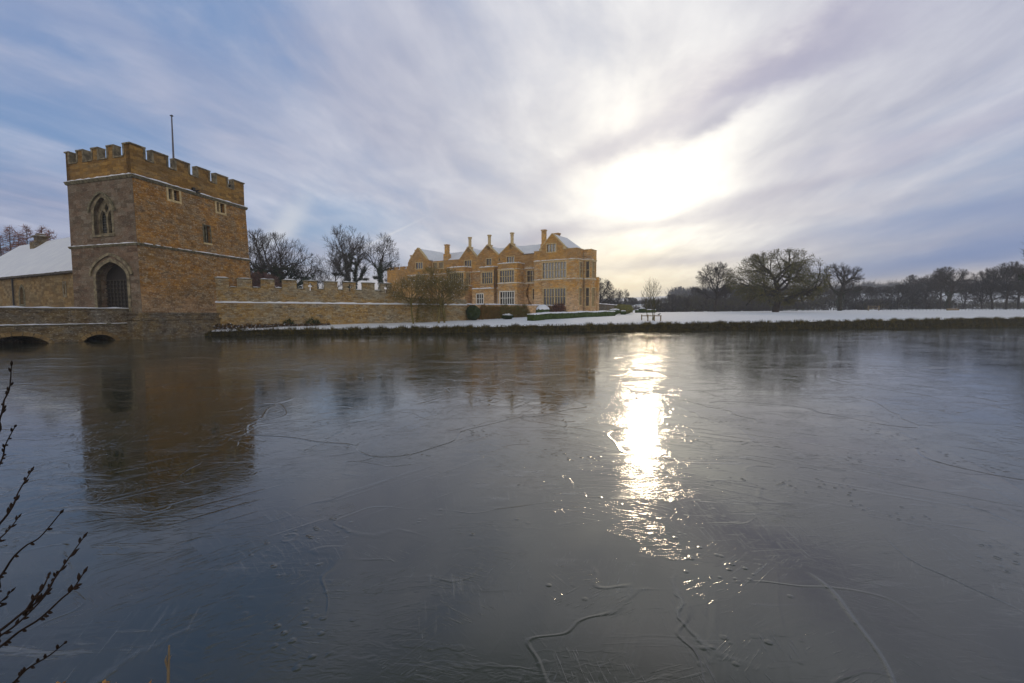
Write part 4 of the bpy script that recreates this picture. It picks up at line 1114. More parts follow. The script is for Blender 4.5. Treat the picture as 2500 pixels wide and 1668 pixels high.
SPEC = {
 'oak': dict(seed=4, H=14.0, W=22.5, cb=1.6, trunk_r=.75, nl=(13, 7, 6, 5, 4), twig=.022, up=.02, wig=.30, leaf=.75, leafs=.13, twl=1.0, flat=.75, ivy=0),
 'round': dict(seed=9, H=13.8, W=10.5, cb=3.0, trunk_r=.32, nl=(11, 7, 6, 4, 3), twig=.019, up=.2, wig=.22, twl=.9, flat=.3),
 'gnarl': dict(seed=21, H=12.8, W=10.5, cb=5.0, trunk_r=.55, nl=(9, 6, 5, 4, 3), twig=.02, up=.2, wig=.34, twl=.7, ivy=70, ivyh=.38),
 'ivyA': dict(seed=31, H=15.5, W=12.5, cb=3.0, trunk_r=.38, nl=(9, 6, 5, 4, 3), twig=.019, up=.35, wig=.22, twl=.9, ivy=150, ivyh=.5),
 'ivyB': dict(seed=37, H=17.5, W=8.5, cb=7.5, trunk_r=.34, nl=(8, 6, 5, 4, 3), twig=.018, up=.3, wig=.22, twl=.8, ivy=170, ivyh=.56),
 'thin': dict(seed=41, H=13.5, W=7.0, cb=4, trunk_r=.16, nl=(7, 5, 5, 4, 3), twig=.017, up=.35, wig=.28, twl=.9),
 'mulb': dict(seed=51, H=6.0, W=6.6, cb=1.8, trunk_r=.13, nl=(10, 6, 5, 4, 3), twig=.007, up=.35, wig=.24, leaf=.45, leafs=.06, twl=.45, snowleaf=.10, flat=.2),
 'mulc': dict(seed=53, H=5.1, W=5.4, cb=1.7, trunk_r=.11, nl=(8, 6, 5, 4, 3), twig=.007, up=.35, wig=.26, leaf=.45, leafs=.055, twl=.45, snowleaf=.12, flat=.2),
 'wood1': dict(seed=61, H=11, W=11, cb=1.2, trunk_r=.3, nl=(9, 6, 5, 4, 3), twig=.024, up=.25, wig=.25, twl=1.0),
 'wood2': dict(seed=67, H=12, W=9, cb=2, trunk_r=.28, nl=(9, 6, 5, 4, 3), twig=.024, up=.4, wig=.2, twl=1.0),
 'wood3': dict(seed=71, H=9, W=11, cb=.8, trunk_r=.25, nl=(10, 6, 5, 4, 3), twig=.024, up=.3, wig=.25, twl=.9),
 'young': dict(seed=81, H=5.2, W=2.6, cb=.6, trunk_r=.045, nl=(9, 4, 3, 2), twig=.007, up=.7, wig=.16, twl=.5, multi=3),
 'slim': dict(seed=87, H=9.5, W=4.2, cb=2, trunk_r=.13, nl=(9, 6, 5, 4), twig=.02, up=.4, wig=.2, twl=.7),
 'bush': dict(seed=91, H=3.4, W=4.6, cb=.2, trunk_r=.07, nl=(8, 6, 5, 4), twig=.014, up=.4, wig=.25, twl=.5, multi=3),
}
plant('oak', 'oak_tree', 'huge wide spreading oak with olive tinted crown alone on the snowy lawn', 'tree', 1893, 104, 2.6, mats=('bark', 'barkolive', 'oakleaf', 'ivy'))
plant('round', 'bare_tree', 'round headed bare tree standing left of the huge oak', 'tree', 1745, 128, .3, 1.0, sz=1.0)
plant('gnarl', 'bare_tree', 'gnarled dark tree with twisting limbs right of the huge oak', 'tree', 2050, 122, 1.2, 1.0, mats=('bark', 'bark', 'oakleaf', 'ivy'))
# behind the curtain wall
plant('ivyA', 'ivy_clad_tree', 'broad ivy clad bare tree just right of the gatehouse tower', 'tree', 640, 78, .2, .95, z=1.5)
plant('ivyA', 'ivy_clad_tree', 'second ivy clad tree from the tower, close beside the first', 'tree', 686, 80, 2.2, .92, z=1.5)
plant('thin', 'bare_tree', 'slender bare tree with forked stem leaning left above the battlements', 'tree', 812, 88, .7, 1.0, z=1.5, mats=('barkgrey', 'barkgrey', 'oakleaf', 'ivy'))
plant('ivyB', 'ivy_clad_tree', 'tallest ivy wrapped tree with flat topped crown above the battlements', 'tree', 842, 92, .3, 1.06, z=1.2)
plant('ivyB', 'ivy_clad_tree', 'ivy wrapped tree leaning right beside the tallest one', 'tree', 876, 96, 3.6, .98, z=1.2)
plant('ivyB', 'ivy_clad_tree', 'single ivy wrapped tree nearest the manor crenellated block', 'tree', 925, 93, 1.6, 1.0, z=1.0)
plant('thin', 'bare_tree', 'small pale bare tree low behind the middle merlons', 'tree', 780, 84, 2.5, .72, z=1.5, mats=('barkgrey', 'barkgrey', 'oakleaf', 'ivy'))
plant('thin', 'bare_tree', 'pale bare treetop showing over the crenellated block of the manor', 'tree', 975, 135, 4.0, 1.15, z=1.5)
plant('bush', 'bare_shrub', 'pinkish twiggy shrub behind the wall against the tower', 'shrub', 628, 60, 0, 1.7, z=1.5, mats=('twigpink', 'twigpink', 'oakleaf', 'ivy'))
# small trees before the curtain wall
plant('mulb', 'small_tree', 'small olive leaved round tree with pale trunk before the wall, middle of three', 'tree', 1072, 49.3, .4, 1.0, mats=('barkmulb', 'barkmulb', 'mulb', 'ivy'))
plant('mulc', 'small_tree', 'small olive leaved tree standing alone leftmost before the wall', 'tree', 1010, 48.3, 1.4, 1.0, mats=('barkmulb', 'barkmulb', 'mulb', 'ivy'))
plant('mulc', 'small_tree', 'thin dark trunked small tree, rightmost of the three before the wall', 'tree', 1085, 49.9, 3.4, .97, mats=('barkmulb', 'barkmulb', 'mulb', 'ivy'))
# right of the house
plant('round', 'bare_tree', 'bare tree partly hidden behind the right end of the manor', 'tree', 1462, 150, 1.3, .98, sz=.86, z=1.6)
plant('slim', 'bare_tree', 'slim bare tree of a pair beyond the garden wall, left one', 'tree', 1506, 165, 1, 1.12, z=1.6)
plant('slim', 'bare_tree', 'slim bare tree of a pair beyond the garden wall, right one', 'tree', 1521, 165, 2, 1.10, z=1.6)
plant('wood3', 'bare_tree', 'low round bare tree on the far slope right of the slim pair', 'tree', 1540, 230, 2, .82)
plant('wood1', 'bare_tree', 'dark round bare tree beyond the lawn right of the young tree', 'tree', 1641, 165, .3, .70, z=1.2)
plant('slim', 'bare_tree', 'slight young bare tree between the dark round tree and the round headed tree', 'tree', 1675, 120, .6, .50, z=2.0)
yt = plant('young', 'young_tree', 'young multi stemmed bare tree inside the timber guard near the ice', 'tree', 1590, 53.5, .3, 1.0, mats=('barkolive', 'barkgrey', 'oakleaf', 'ivy'))
# tree belt on the right, individual crowns
belt = [('wood3', 2105, 170, .9), ('wood1', 2150, 185, .78), ('wood3', 2190, 175, .95), ('wood2', 2225, 190, 1.02), ('wood1', 2262, 180, 1.0), ('wood2', 2296, 172, 1.12), ('gnarl', 2318, 150, .92), ('wood1', 2352, 185, .95), ('wood3', 2395, 180, 1.0), ('wood1', 2422, 150, 1.05), ('wood2', 2455, 146, 1.05), ('wood1', 2486, 150, 1.12), ('wood2', 2520, 140, 1.0)]
bl = ['low dark bare tree beside the gnarled tree', 'second bare tree of the belt from the gnarled tree', 'broad low bare tree in the belt above dark scrub', 'upright bare tree where the belt starts to rise', 'rounded bare tree in the middle of the raised belt', 'tall feathery bare tree just left of the twisted bare crown', 'twisted pale limbed bare crown rising over the belt', 'rounded bare tree just right of the twisted crown', 'low wide bare tree before the gap in the belt', 'spreading dark tree left of the snowy slope', 'upright tree before the snowy slope', 'big round tree behind the railings near the photo edge', 'last upright tree of the belt at the photo edge']
belt = [(k, a, b - (12 if a > 2200 else 4), c * (1.08 if a > 2200 else 1.08)) for k, a, b, c in belt]
for i, (k, pxx, Y, s_) in enumerate(belt):
    plant(k, 'bare_tree', bl[i], 'tree', pxx, Y, i * 1.1, s_, group='trees in the belt along the park')
plant('ivyA', 'bare_tree', 'near bare tree at right edge with branches reaching into view', 'tree', 2612, 74, 1.0, 1.05)
mid = [('wood1', 1700, 190, .95), ('wood3', 1728, 200, 1.0), ('wood1', 1770, 185, .95), ('wood2', 1805, 195, .85), ('wood3', 1850, 180, .95), ('wood1', 1905, 190, .85), ('wood3', 1960, 180, .95), ('wood1', 2010, 190, .88), ('wood3', 2060, 178, .95)]
ml = ['hazy dark tree at left end of the copse behind the round headed tree', 'low bushy tree of the copse left of the round headed trunk', 'rounded copse tree right of the round headed trunk', 'upright copse tree left behind the huge oak', 'bushy low tree behind the left limbs of the huge oak', 'low tree directly behind the huge oak trunk', 'bushy tree behind the right limbs of the huge oak', 'rounded tree between the huge oak and the gnarled tree', 'low bushy tree behind the gnarled tree']
for i, (k, pxx, Y, s_) in enumerate(mid):
    plant(k, 'bare_tree', ml[i], 'tree', pxx, Y, i * 1.7, s_, group='copse trees behind the lawn')

# larches on the rise behind the stable
def larch(seed, H, W):
    r_ = random.Random(seed); T = MB(); C = MB()
    tube3(T, [V((0, 0, -.5)), V((.05, 0, H * .5)), V((0, .04, H))], .22, .03, 6)
    n = int(H * 11)
    for i in range(n):
        t = .12 + .87 * (i + r_.random()) / n; z = t * H
        L = (1 - t) ** .75 * W / 2 * r_.uniform(.7, 1.1) + .25; an = r_.random() * 6.283
        d_ = V((math.cos(an), math.sin(an), r_.uniform(.0, .35)))
        p0 = V((0, 0, z)); p1 = p0 + d_ * L * .6 - V((0, 0, .03 * L)); p2 = p0 + d_ * L
        tube3(C, [p0, p1, p2], .04, .018)
        for k in range(7):
            s_ = p0.lerp(p2, r_.uniform(.25, 1)); e = s_ + (d_ * .4 + unit(r_) * .8 + V((0, 0, .25))).normalized() * r_.uniform(.35, .8)
            tube3(C, [s_, e], .022, .012)
    return [('trunk', mesh_of(T, 'trunk', [M['bark']])), ('crown', mesh_of(C, 'crown', [M['barkred']]))]
lv = [larch(1, 13, 5.5), larch(2, 12, 6.5)]
lar = [(-20, 96, .95), (0, 92, 1.0), (25, 95, 1.1), (46, 90, 1.02), (66, 93, 1.08), (86, 97, .95), (104, 94, 1.08), (123, 90, 1.05), (138, 96, .85), (152, 92, .76), (168, 90, .84), (182, 96, .8)]
ll = ['larch at the far left edge of the photo', 'reddish larch second from the photo left edge', 'tall pointed larch left of the stable chimney', 'rusty larch third from the left over the snowy roof', 'tall larch midway between photo edge and stable chimney', 'larch directly behind the stable roof chimney', 'pointed larch just right of the stable roof chimney', 'reddest larch right of the stable chimney', 'shorter larch sloping down right of the reddest', 'low larch top midway to the tower', 'small larch top close to the tower', 'larch top right against the tower edge']
def leftground(x, y): return 1.9
for i, (pxx, Y, s_) in enumerate(lar):
    X = (pxx - 1250) / 1124 * Y
    r = thing('larch_tree', ll[i], 'tree', (X, Y, 5.5), 'larches behind the stable range'); r.rotation_euler = (0, 0, i * 1.3); r.scale = (s_, s_, s_)
    for n_, me in lv[i % 2]:
        o = bpy.data.objects.new(n_, me); COL.objects.link(o); o.parent = r

# ------------------------------------------------------------------ undergrowth masses, hedgerows (stuff)
def scrub(name, label, pts, h0, h1, dep, dens, mats, seed, size=.22, twigs=True):
    """pts: list of (x,y) line; fills a band with twigs and leaves"""
    r_ = random.Random(seed); mb = MB()
    for (x0, y0), (x1, y1) in zip(pts, pts[1:]):
        L = math.hypot(x1 - x0, y1 - y0); n = int(L * dens)
        for i in range(n):
            t = r_.random(); x = x0 + (x1 - x0) * t + r_.uniform(-dep, dep) * .3; y = y0 + (y1 - y0) * t + r_.uniform(-dep, dep)
            hh = h0 + (h1 - h0) * max(.05, noise.noise(V((x * .13, y * .05, seed))) * .9 + .5 + .3 * noise.noise(V((x * .5, 0, seed))))
            z = ground(x, y) + hh * (r_.random() ** .8)
            mb.cur = r_.randrange(len(mats))
            if twigs and r_.random() < .6:
                p0 = V((x, y, z)); tube3(mb, [p0, p0 + (unit(r_) * .5 + V((0, 0, .9))).normalized() * size * r_.uniform(2, 5)], size * .13, size * .07)
            else: quadleaf(mb, V((x, y, z)), size * r_.uniform(.6, 1.2), r_)
    o = mb.build(name, [M[k] for k in mats], recalc=False, uv=False)
    return tag(o, label, 'undergrowth', kind='stuff')
scrub('undergrowth', 'dark scrub and brambles filling the foot of the tree belt', [(62, 165), (95, 172), (135, 176), (172, 182)], .6, 6.6, 6, 170, ['bark', 'barkgrey', 'barkolive', 'barkgrey'], 3, .4)
scrub('undergrowth', 'hazy undergrowth of the copse behind the huge oak', [(54, 182), (75, 186), (100, 180)], .6, 5.5, 6, 170, ['bark', 'barkgrey', 'barkolive'], 4, .5)
scrub('undergrowth', 'thin low scrub behind the railings at the right edge', [(168, 184), (196, 186), (225, 196)], .3, 3.2, 5, 70, ['bark', 'barkgrey', 'barkolive'], 23, .35)
scrub('hedgerow', 'dark hedgerow across the far snowy slope, lower line', [(62, 265), (92, 262), (108, 250)], .4, 1.6, 1.0, 40, ['bark', 'barkgrey'], 5, .5)
scrub('hedgerow', 'dark hedgerow climbing the far snowy slope, upper line', [(60, 330), (90, 345), (130, 380)], .4, 2.2, 1.2, 40, ['bark', 'barkgrey'], 6, .6)
scrub('far_woodland', 'far wood crowning the distant hill', [(150, 430), (185, 425), (230, 430), (300, 440), (420, 450), (520, 450)], 2.5, 9, 12, 60, ['bark', 'barkgrey'], 7, 1.1)
scrub('far_woodland', 'wood covering the hillside behind the copse', [(84, 240), (112, 250), (150, 262)], 1.5, 8, 14, 160, ['bark', 'barkgrey', 'barkolive'], 8, .7)
scrub('undergrowth', 'low dark thicket right of the manor beyond the garden', [(29, 170), (40, 172)], 1.0, 5.5, 4, 200, ['bark', 'barkgrey'], 9, .35)
scrub('undergrowth', 'reddish thicket under the larches behind the stable', [(-125, 92), (-105, 93), (-88, 92)], 3, 8.5, 4, 120, ['barkred', 'bark'], 10, .4)
scrub('undergrowth', 'dark evergreen mass behind the battlements', [(-46, 72), (-38, 74)], 1.5, 6.5, 3, 170, ['ivy', 'bark'], 12, .3)
scrub('undergrowth', 'low growth behind the battlements under the ivy trees', [(-36, 84), (-22, 90)], 1.5, 5.0, 3, 90, ['ivy', 'barkgrey'], 13, .3)

# ------------------------------------------------------------------ garden things
def leafy(mb, fn, n, size, r_):
    for i in range(n): quadleaf(mb, fn(), size * r_.uniform(.6, 1.3), r_)
r5 = random.Random(77)
# clipped hedge along the lawn
def hedge(label, A, B, h, wdt, group=None):
    A = V(A); B = V(B); d_ = (B - A); L = d_.length; d_ = d_.normalized(); n_ = V((-d_.y, d_.x))
    z0 = ground(A.x, A.y)
    root = thing('clipped_hedge', label, 'hedge', (A.x, A.y, z0), group)
    mb = MB(); sn = MB(); N_ = int(L / .3)
    rows = []; srow = []
    for i in range(N_ + 1):
        c = A + d_ * (L * i / N_); g_ = ground(c.x, c.y) - .1; j = lambda: .05 * r5.uniform(-1, 1)
        pr = [(-wdt / 2, 0), (-wdt / 2 - .03, .5 * h), (-wdt / 2, h), (wdt / 2, h), (wdt / 2 + .03, .5 * h), (wdt / 2, 0)]
        rows.append([V((*(c + n_ * (o_ + j())), g_ + z_ + j() + .1)) for o_, z_ in pr])
        t_ = .10 + .05 * r5.random()
        srow.append([V((*(c + n_ * o_), g_ + h + .1 + z_)) for o_, z_ in ((-wdt / 2 - .03, -.03), (-wdt / 2, t_ * .8), (0, t_ * 1.2), (wdt / 2, t_ * .8), (wdt / 2 + .03, -.03))])
    for R_, m_ in ((rows, mb), (srow, sn)):
        k = len(R_[0])
        m_.add([p_ for r_ in R_ for p_ in r_], [(i * k + q, (i + 1) * k + q, (i + 1) * k + (q + 1) % k, i * k + (q + 1) % k) for i in range(len(R_) - 1) for q in range(k)] + [tuple(range(k)), tuple((len(R_) - 1) * k + q for q in range(k))])
    for i in range(int(L * 170)):
        t = r5.random() * L; s_ = r5.choice((-1, 1, 1, -1)); zz = r5.random() * h
        c = A + d_ * t + n_ * (s_ * (wdt / 2 + .03))
        if r5.random() < .06: c = A - d_ * .03 + n_ * r5.uniform(-wdt / 2, wdt / 2)
        quadleaf(mb, V((c.x, c.y, ground(c.x, c.y) + zz)), .06, r5)
    mb.build('foliage', M['hedge'], root, recalc=False); sn.build('snow', M['snow'], root)
    return root
hedge('long low clipped box hedge with snowy top in front of the manor', (2.15, 53.0), (16.2, 73.5), .72, .9)
hedge('short distant clipped hedge left of the young tree', (30.5, 112.0), (36.0, 115.0), .7, .8)
hedge('low clipped hedge beyond the manor corner by the garden wall', (20.5, 84.0), (24.5, 100.0), .6, .8)
def ball(name, label, cat, pxx, Y, rx, h, snow, mt='hedge', squash=1.0, pzz=None, cl=1.0, n=1500):
    X = (pxx - 1250) / 1114 * Y; z0 = ground(X, Y) if pzz is None else pzz
    root = thing(name, label, cat, (X, Y, z0)); r_ = random.Random(int(pxx))
    mb = MB(); sn = MB(); nu, nv = 22, 12
    def sp(u, v, k):
        an = 2 * math.pi * u / nu; el = math.pi * (v / nv) - math.pi / 2
        d_ = V((math.cos(el) * math.cos(an), math.cos(el) * math.sin(an), math.sin(el)))
        kk = k * (1 + .07 * noise.noise(d_ * 2.5 + V((pxx, 0, 0))) * cl)
        return V((X + d_.x * rx * kk, Y + d_.y * rx * kk, z0 + h * .5 + d_.z * h * .5 * kk))
    g = [sp(u, v, .97) for v in range(nv + 1) for u in range(nu)]
    mb.add(g, [(v * nu + u, v * nu + (u + 1) % nu, (v + 1) * nu + (u + 1) % nu, (v + 1) * nu + u) for v in range(nv) for u in range(nu)])
    for i in range(n):
        d_ = unit(r_); kk = 1 + .07 * noise.noise(d_ * 2.5 + V((pxx, 0, 0))) * cl
        quadleaf(mb, V((X + d_.x * rx * kk, Y + d_.y * rx * kk, z0 + h * .5 + d_.z * h * .5 * kk)), .055, r_)
    mb.build('foliage', M[mt], root, recalc=False)
    if snow:
        v0 = int(nv * (1 - snow)); g = []
        for v in range(v0, nv + 1):
            for u in range(nu):
                g.append(sp(u, v + (.7 * noise.noise(V((u * .9, pxx, 0))) if v == v0 else 0), 1.05 + .03 * noise.noise(V((u * .5, v * .5, 1)))))
        nn = nv - v0
        sn.add(g, [(v * nu + u, v * nu + (u + 1) % nu, (v + 1) * nu + (u + 1) % nu, (v + 1) * nu + u) for v in range(nn) for u in range(nu)])
        sn.build('snow', M['snow'], root, recalc=False, smooth=True)
    return root
ball('topiary_ball', 'large round topiary bush with a cap of snow behind the long hedge', 'topiary', 1325, 63, .94, 1.75, .34)
ball('low_shrub', 'low mounded shrub capped with snow left of the long hedge', 'shrub', 1239, 57.5, .72, .68, .30, 'ivy', cl=4)
ball('green_shrub', 'dark green rounded shrub at the end corner of the rubble wall', 'shrub', 1155, 53.6, .82, 1.75, 0, 'ivy', cl=3.5)
ball('topiary_ball', 'distant dark topiary ball beside the short far hedge', 'topiary', 1568, 112, .9, 1.3, .3)
ball('low_shrub', 'snow dusted shrub by the garden gate right of the manor', 'shrub', 1500, 84, 1.0, 1.1, .3, cl=3)
ball('green_shrub', 'yellow green shrub beside the garden wall end', 'shrub', 1522, 92, 1.9, 2.0, 0, 'creeperg', cl=4)
# creepers and border shrubs against the terrace wall
def creeper(name, label, fr, a0, a1, h0, h1, dep, n, mats, seed, size=.07):
    r_ = random.Random(seed); mb = MB(); c = fr.p((a0 + a1) / 2, -.2, 0)
    root = thing(name, label, 'shrub', (c.x, c.y, ground(c.x, c.y)))
    for i in range(n):
        a = r_.uniform(a0, a1); hh = (h0 + (h1 - h0) * (noise.noise(V((a * .9, seed, 0))) * .5 + .5 + .3 * noise.noise(V((a * 2.7, seed, 0)))))
        e = min(1, (a - a0) / .5, (a1 - a) / .5) ** .5
        hh *= e; z = hh * r_.random() ** .8; b = -dep * r_.random() * (1 - .6 * z / max(h1, .1)) - .04
        p_ = fr.p(a, b, 0); p_.z = ground(p_.x, p_.y) + z; mb.cur = r_.randrange(len(mats))
        if r_.random() < .35: tube3(mb, [p_, p_ + (unit(r_) * .5 + V((0, 0, .8))).normalized() * size * r_.uniform(3, 6)], .012, .006)
        else: quadleaf(mb, p_, size * r_.uniform(.6, 1.3), r_)
    mb.build('foliage', [M[k] for k in mats], root, recalc=False, uv=False)
creeper('creeper', 'rusty brown leafless creeper covering the terrace wall left part', FT, 1.8, 7.0, 1.1, 2.0, .7, 5200, ['creeper', 'creeper', 'creeperg'], 1)
creeper('creeper', 'yellow green climbing shrub on the terrace wall middle part', FT, 6.2, 15.0, .9, 2.1, .9, 7500, ['creeperg', 'creeperg', 'creeper'], 2)
creeper('border_shrub', 'brown twiggy border shrubs before the manor ground floor windows', FT, 18.5, 23.5, .9, 2.0, .9, 4000, ['creeper', 'bark'], 3)
creeper('border_shrub', 'dark reddish twiggy bush at the manor corner', FT, 24.0, 29.0, 1.2, 2.4, 1.2, 4200, ['barkred', 'bark'], 4)
creeper('creeper', 'ivy tuft growing low on the rubble wall near the tower, left tuft', FW, 6.2, 7.3, .3, .95, .3, 260, ['ivy'], 5)
creeper('creeper', 'ivy tuft growing low on the rubble wall, right tuft', FW, 8.2, 9.6, .3, .9, .3, 300, ['ivy'], 6)
creeper('ivy', 'ivy sprawling up the tree side of the rubble wall', FW, 19.5, 23.0, 2.2, 3.6, .3, 1500, ['oakleaf', 'mulb'], 16)
scr = MB(); r6 = random.Random(8)
for i in range(5200):
    a = r6.uniform(.2, 10.5); hh = .75 * (1 - a / 14) * (.5 + .7 * abs(noise.noise(V((a * 1.3, 2, 0)))))
    p_ = FW.p(a, -r6.random() * .7, 0); p_.z = ground(p_.x, p_.y) + hh * r6.random(); scr.cur = r6.choice((0, 0, 0, 1, 1, 0)) if r6.random() < .93 else 2
    quadleaf(scr, p_, .055, r6)
tag(scr.build('brambles', [M['bark'], M['creeper'], M['snow']], recalc=False, uv=False), 'snow flecked brambles and dead stalks at the foot of the rubble wall', 'undergrowth', kind='stuff')
# wall creeper on the manor walls, wing corner
def vine(label, fr, b, a0, a1, z0, z1, n, mts, seed):
    r_ = random.Random(seed); mb = MB()
    for i in range(n):
        t = r_.random(); a = a0 + (a1 - a0) * (.5 + .5 * math.sin(t * 7 + seed) * (1 - t * .3) * r_.random()); z = z0 + (z1 - z0) * t
        quadleaf(mb, fr.p(a, b - .05, z), .10, r_)
    o = mb.build('climber', [M[k] for k in mts], mh, recalc=False, uv=False); o['label'] = label
vine('bare climber on the wing wall', FH, 2, 10.9, 12.6, 2, 8.0, 700, ['creeper'], 3)
vine('bare climber beside the porch', FH, .8, 17.6, 18.4, 2, 7.0, 350, ['creeper'], 5)

# garden wall right of the manor
gwl = thing('garden_wall', 'snow topped reddish garden wall running off right of the manor', 'wall', (17.5, 92, 1.6))
FG = Fr((17.8, 92.5), V((16.5, 36)).normalized(), (-.9, .4))
mb = MB(); box(mb, FG, 0, 38, 0, .5, .5, 3.9); mb.build('wall', M['bridge'], gwl)
mb = MB(); snowstrip(mb, FG.p(0, .45, 3.9), FG.p(38, .45, 3.9), -FG.y, .55, .16, rs, 1.0); mb.build('snow', M['snow'], gwl)

# young tree guard
G0 = V((yt.location.x, yt.location.y))
gd = thing('tree_guard', 'square pale timber guard rail round the young tree', 'tree guard', (G0.x, G0.y, ground(G0.x, G0.y)))
hs = .80; cs_ = [(-hs, -hs), (0, -hs), (hs, -hs), (hs, hs), (0, hs), (-hs, hs)]
FGd = Fr((G0.x, G0.y), (.98, .17), (-.17, .98))
for a, b in cs_:
    mb = MB(); g_ = ground(G0.x + a, G0.y + b); box(mb, FGd, a - .05, a + .05, b - .05, b + .05, g_ - .2, g_ + .64); mb.build('post', M['wood'], gd)
gz = gd.location.z
for (a0, a1, b0, b1) in ((-hs - .06, hs + .06, -hs - .09, -hs - .052), (-hs - .06, hs + .06, hs + .052, hs + .09), (-hs - .09, -hs - .053, -hs, hs), (hs + .053, hs + .09, -hs, hs)):
    for z_ in (.50, .30)[:1 if b0 > 0 else 1]:
        mb = MB(); box(mb, FGd, a0, a1, b0, b1, gz + z_, gz + z_ + .09); mb.build('rail', M['wood'], gd)
# a bird on the rail
def bird(label, P, s_=1.0):
    mb = MB()
    prof = [(-.16, .0, .008), (-.10, .005, .022), (-.05, .01, .045), (0, .03, .055), (.05, .065, .04), (.085, .10, .034), (.115, .11, .026), (.14, .105, .008), (.165, .10, .002)]
    tube(mb, [V((P.x + a * s_, P.y, P.z + .06 * s_ + z * s_)) for a, z, r_ in prof], [r_ * s_ for a, z, r_ in prof], 8)
    tube(mb, [V((P.x, P.y - .02 * s_, P.z)), V((P.x, P.y - .02 * s_, P.z + .07 * s_))], [.006, .006], 4)
    tube(mb, [V((P.x, P.y + .02 * s_, P.z)), V((P.x, P.y + .02 * s_, P.z + .07 * s_))], [.006, .006], 4)
    tag(mb.build('bird', M['lead'], None), label, 'bird')
bird('small black bird perched on the rail of the tree guard', FGd.p(.55, -hs - .07, gz + .59), 1.3)
bird('dark bird sitting in a gap of the tower battlements', FRt.p(9.2, .2, 13.73), 1.6)

# railings far right
rl = thing('estate_railing', 'black estate railing along the far edge of the snowy field', 'railing', (118, 122, 3))
rx = [(96 + i * 1.05) for i in range(46)]
for x in rx:
    mb = MB(); y = 118 + (x - 96) * .12; g_ = ground(x, y); box(mb, Fr((x, y), (1, 0), (0, 1)), -.03, .03, -.03, .03, g_ - .2, g_ + 1.15); mb.build('post', M['lead'], rl)
for zz in (1.1, .75, .4):
    mb = MB(); tube(mb, [V((x, 118 + (x - 96) * .12 - .04, ground(x, 118 + (x - 96) * .12) + zz)) for x in rx[::5] + [rx[-1]]], [.022] * (len(rx[::5]) + 1), 4); mb.build('rail', M['lead'], rl)
tf = thing('timber_fence', 'short pale post and rail fence before the scrub left of the railing', 'fence', (96, 124, 3))
for x in (94.5, 97.3):
    mb = MB(); g_ = ground(x, 121); box(mb, Fr((x, 121), (1, 0), (0, 1)), -.1, .1, -.1, .1, g_ - .2, g_ + 1.35); mb.build('post', M['wood'], tf)
for zz in (1.1, .6):
    mb = MB(); g_ = ground(96, 121); box(mb, Fr((96, 120.88), (1, 0), (0, 1)), -1.6, 1.4, -.03, .0, g_ + zz, g_ + zz + .1); mb.build('rail', M['wood'], tf)
lg = thing('felled_log', 'pale cut log lying on the snow by the railing', 'log', (112, 116, ground(112, 116)))
mb = MB(); tube(mb, [V((110.6, 116, lg.location.z + .22)), V((112, 116.1, lg.location.z + .25)), V((113.6, 116, lg.location.z + .2))], [.26, .24, .2], 9); mb.build('trunk', M['wood'], lg)
mb = MB(); tube(mb, [V((112.6, 116, lg.location.z + .3)), V((113, 115.8, lg.location.z + .75))], [.09, .06], 6); mb.build('branch_stub', M['wood'], lg)

# distant house with clustered chimneys on the hill
DX, DY = at(1663, 704, 420).x, 420
dz = ground(DX, DY); DZ = -7.5
FD = Fr((DX, DY), (1, 0), (0, 1))
dh = thing('distant_house', 'small grey house with tall chimneys on the wooded hilltop', 'house', (DX, DY, dz))
mb = MB(); box(mb, FD, -5, 5, 0, 8, dz - 2, 27 + DZ); mb.build('wall', M['barkgrey'], dh)
mb = MB(); mb.add([FD.p(-5.3, -.3, 27 + DZ), FD.p(5.3, -.3, 27 + DZ), FD.p(5.3, 8.3, 27 + DZ), FD.p(-5.3, 8.3, 27 + DZ), FD.p(-3.5, 4, 30 + DZ), FD.p(3.5, 4, 30 + DZ)], [(0, 1, 5, 4), (2, 3, 4, 5), (1, 2, 5), (3, 0, 4), (0, 3, 2, 1)]); mb.build('roof', M['slate'], dh)
for a, t_ in ((-4, 33), (-.5, 33.5), (1.2, 34), (3.4, 33)):
    mb = MB(); box(mb, FD, a - .5, a + .5, 3.5, 4.5, 27.5 + DZ, t_ + DZ); box(mb, FD, a - .65, a + .65, 3.35, 4.65, t_ + DZ, t_ + DZ + .4); mb.build('chimney', M['barkgrey'], dh)

# ------------------------------------------------------------------ foreground twigs at the left edge
wl = thing('alder_shrub', 'leafless alder shrub whose dark budded twigs reach in at the left edge', 'shrub', (-3.1, 1.2, .3))
TW = [
 ([(-60, 1120), (0, 1020), (10, 978), (23, 950), (28, 893)], 1.75),
 ([(-70, 1250), (0, 1132), (13, 1087), (36, 1043)], 1.9),
 ([(-80, 1360), (0, 1278), (31, 1236), (46, 1200), (75, 1152)], 1.6),
 ([(-50, 1350), (0, 1314), (26, 1288), (44, 1265)], 1.85),
 ([(-60, 1480), (0, 1409), (31, 1363), (64, 1332), (98, 1311), (147, 1254)], 1.55),
 ([(-60, 1580), (0, 1540), (52, 1499), (103, 1458), (134, 1412), (170, 1360), (203, 1314)], 1.45),
 ([(-70, 1600), (0, 1553), (46, 1520), (103, 1463), (124, 1432), (139, 1400)], 1.50),
 ([(-70, 1620), (0, 1579), (46, 1543), (98, 1510), (149, 1463), (178, 1438), (203, 1401)], 1.40),
 ([(60, 1500), (85, 1460), (105, 1435), (118, 1407)], 1.47),
 ([(-30, 1490), (0, 1471), (26, 1446)], 1.7),
 ([(-20, 1700), (31, 1668), (67, 1633), (118, 1602), (157, 1571)], 1.5),
]
r9 = random.Random(4)
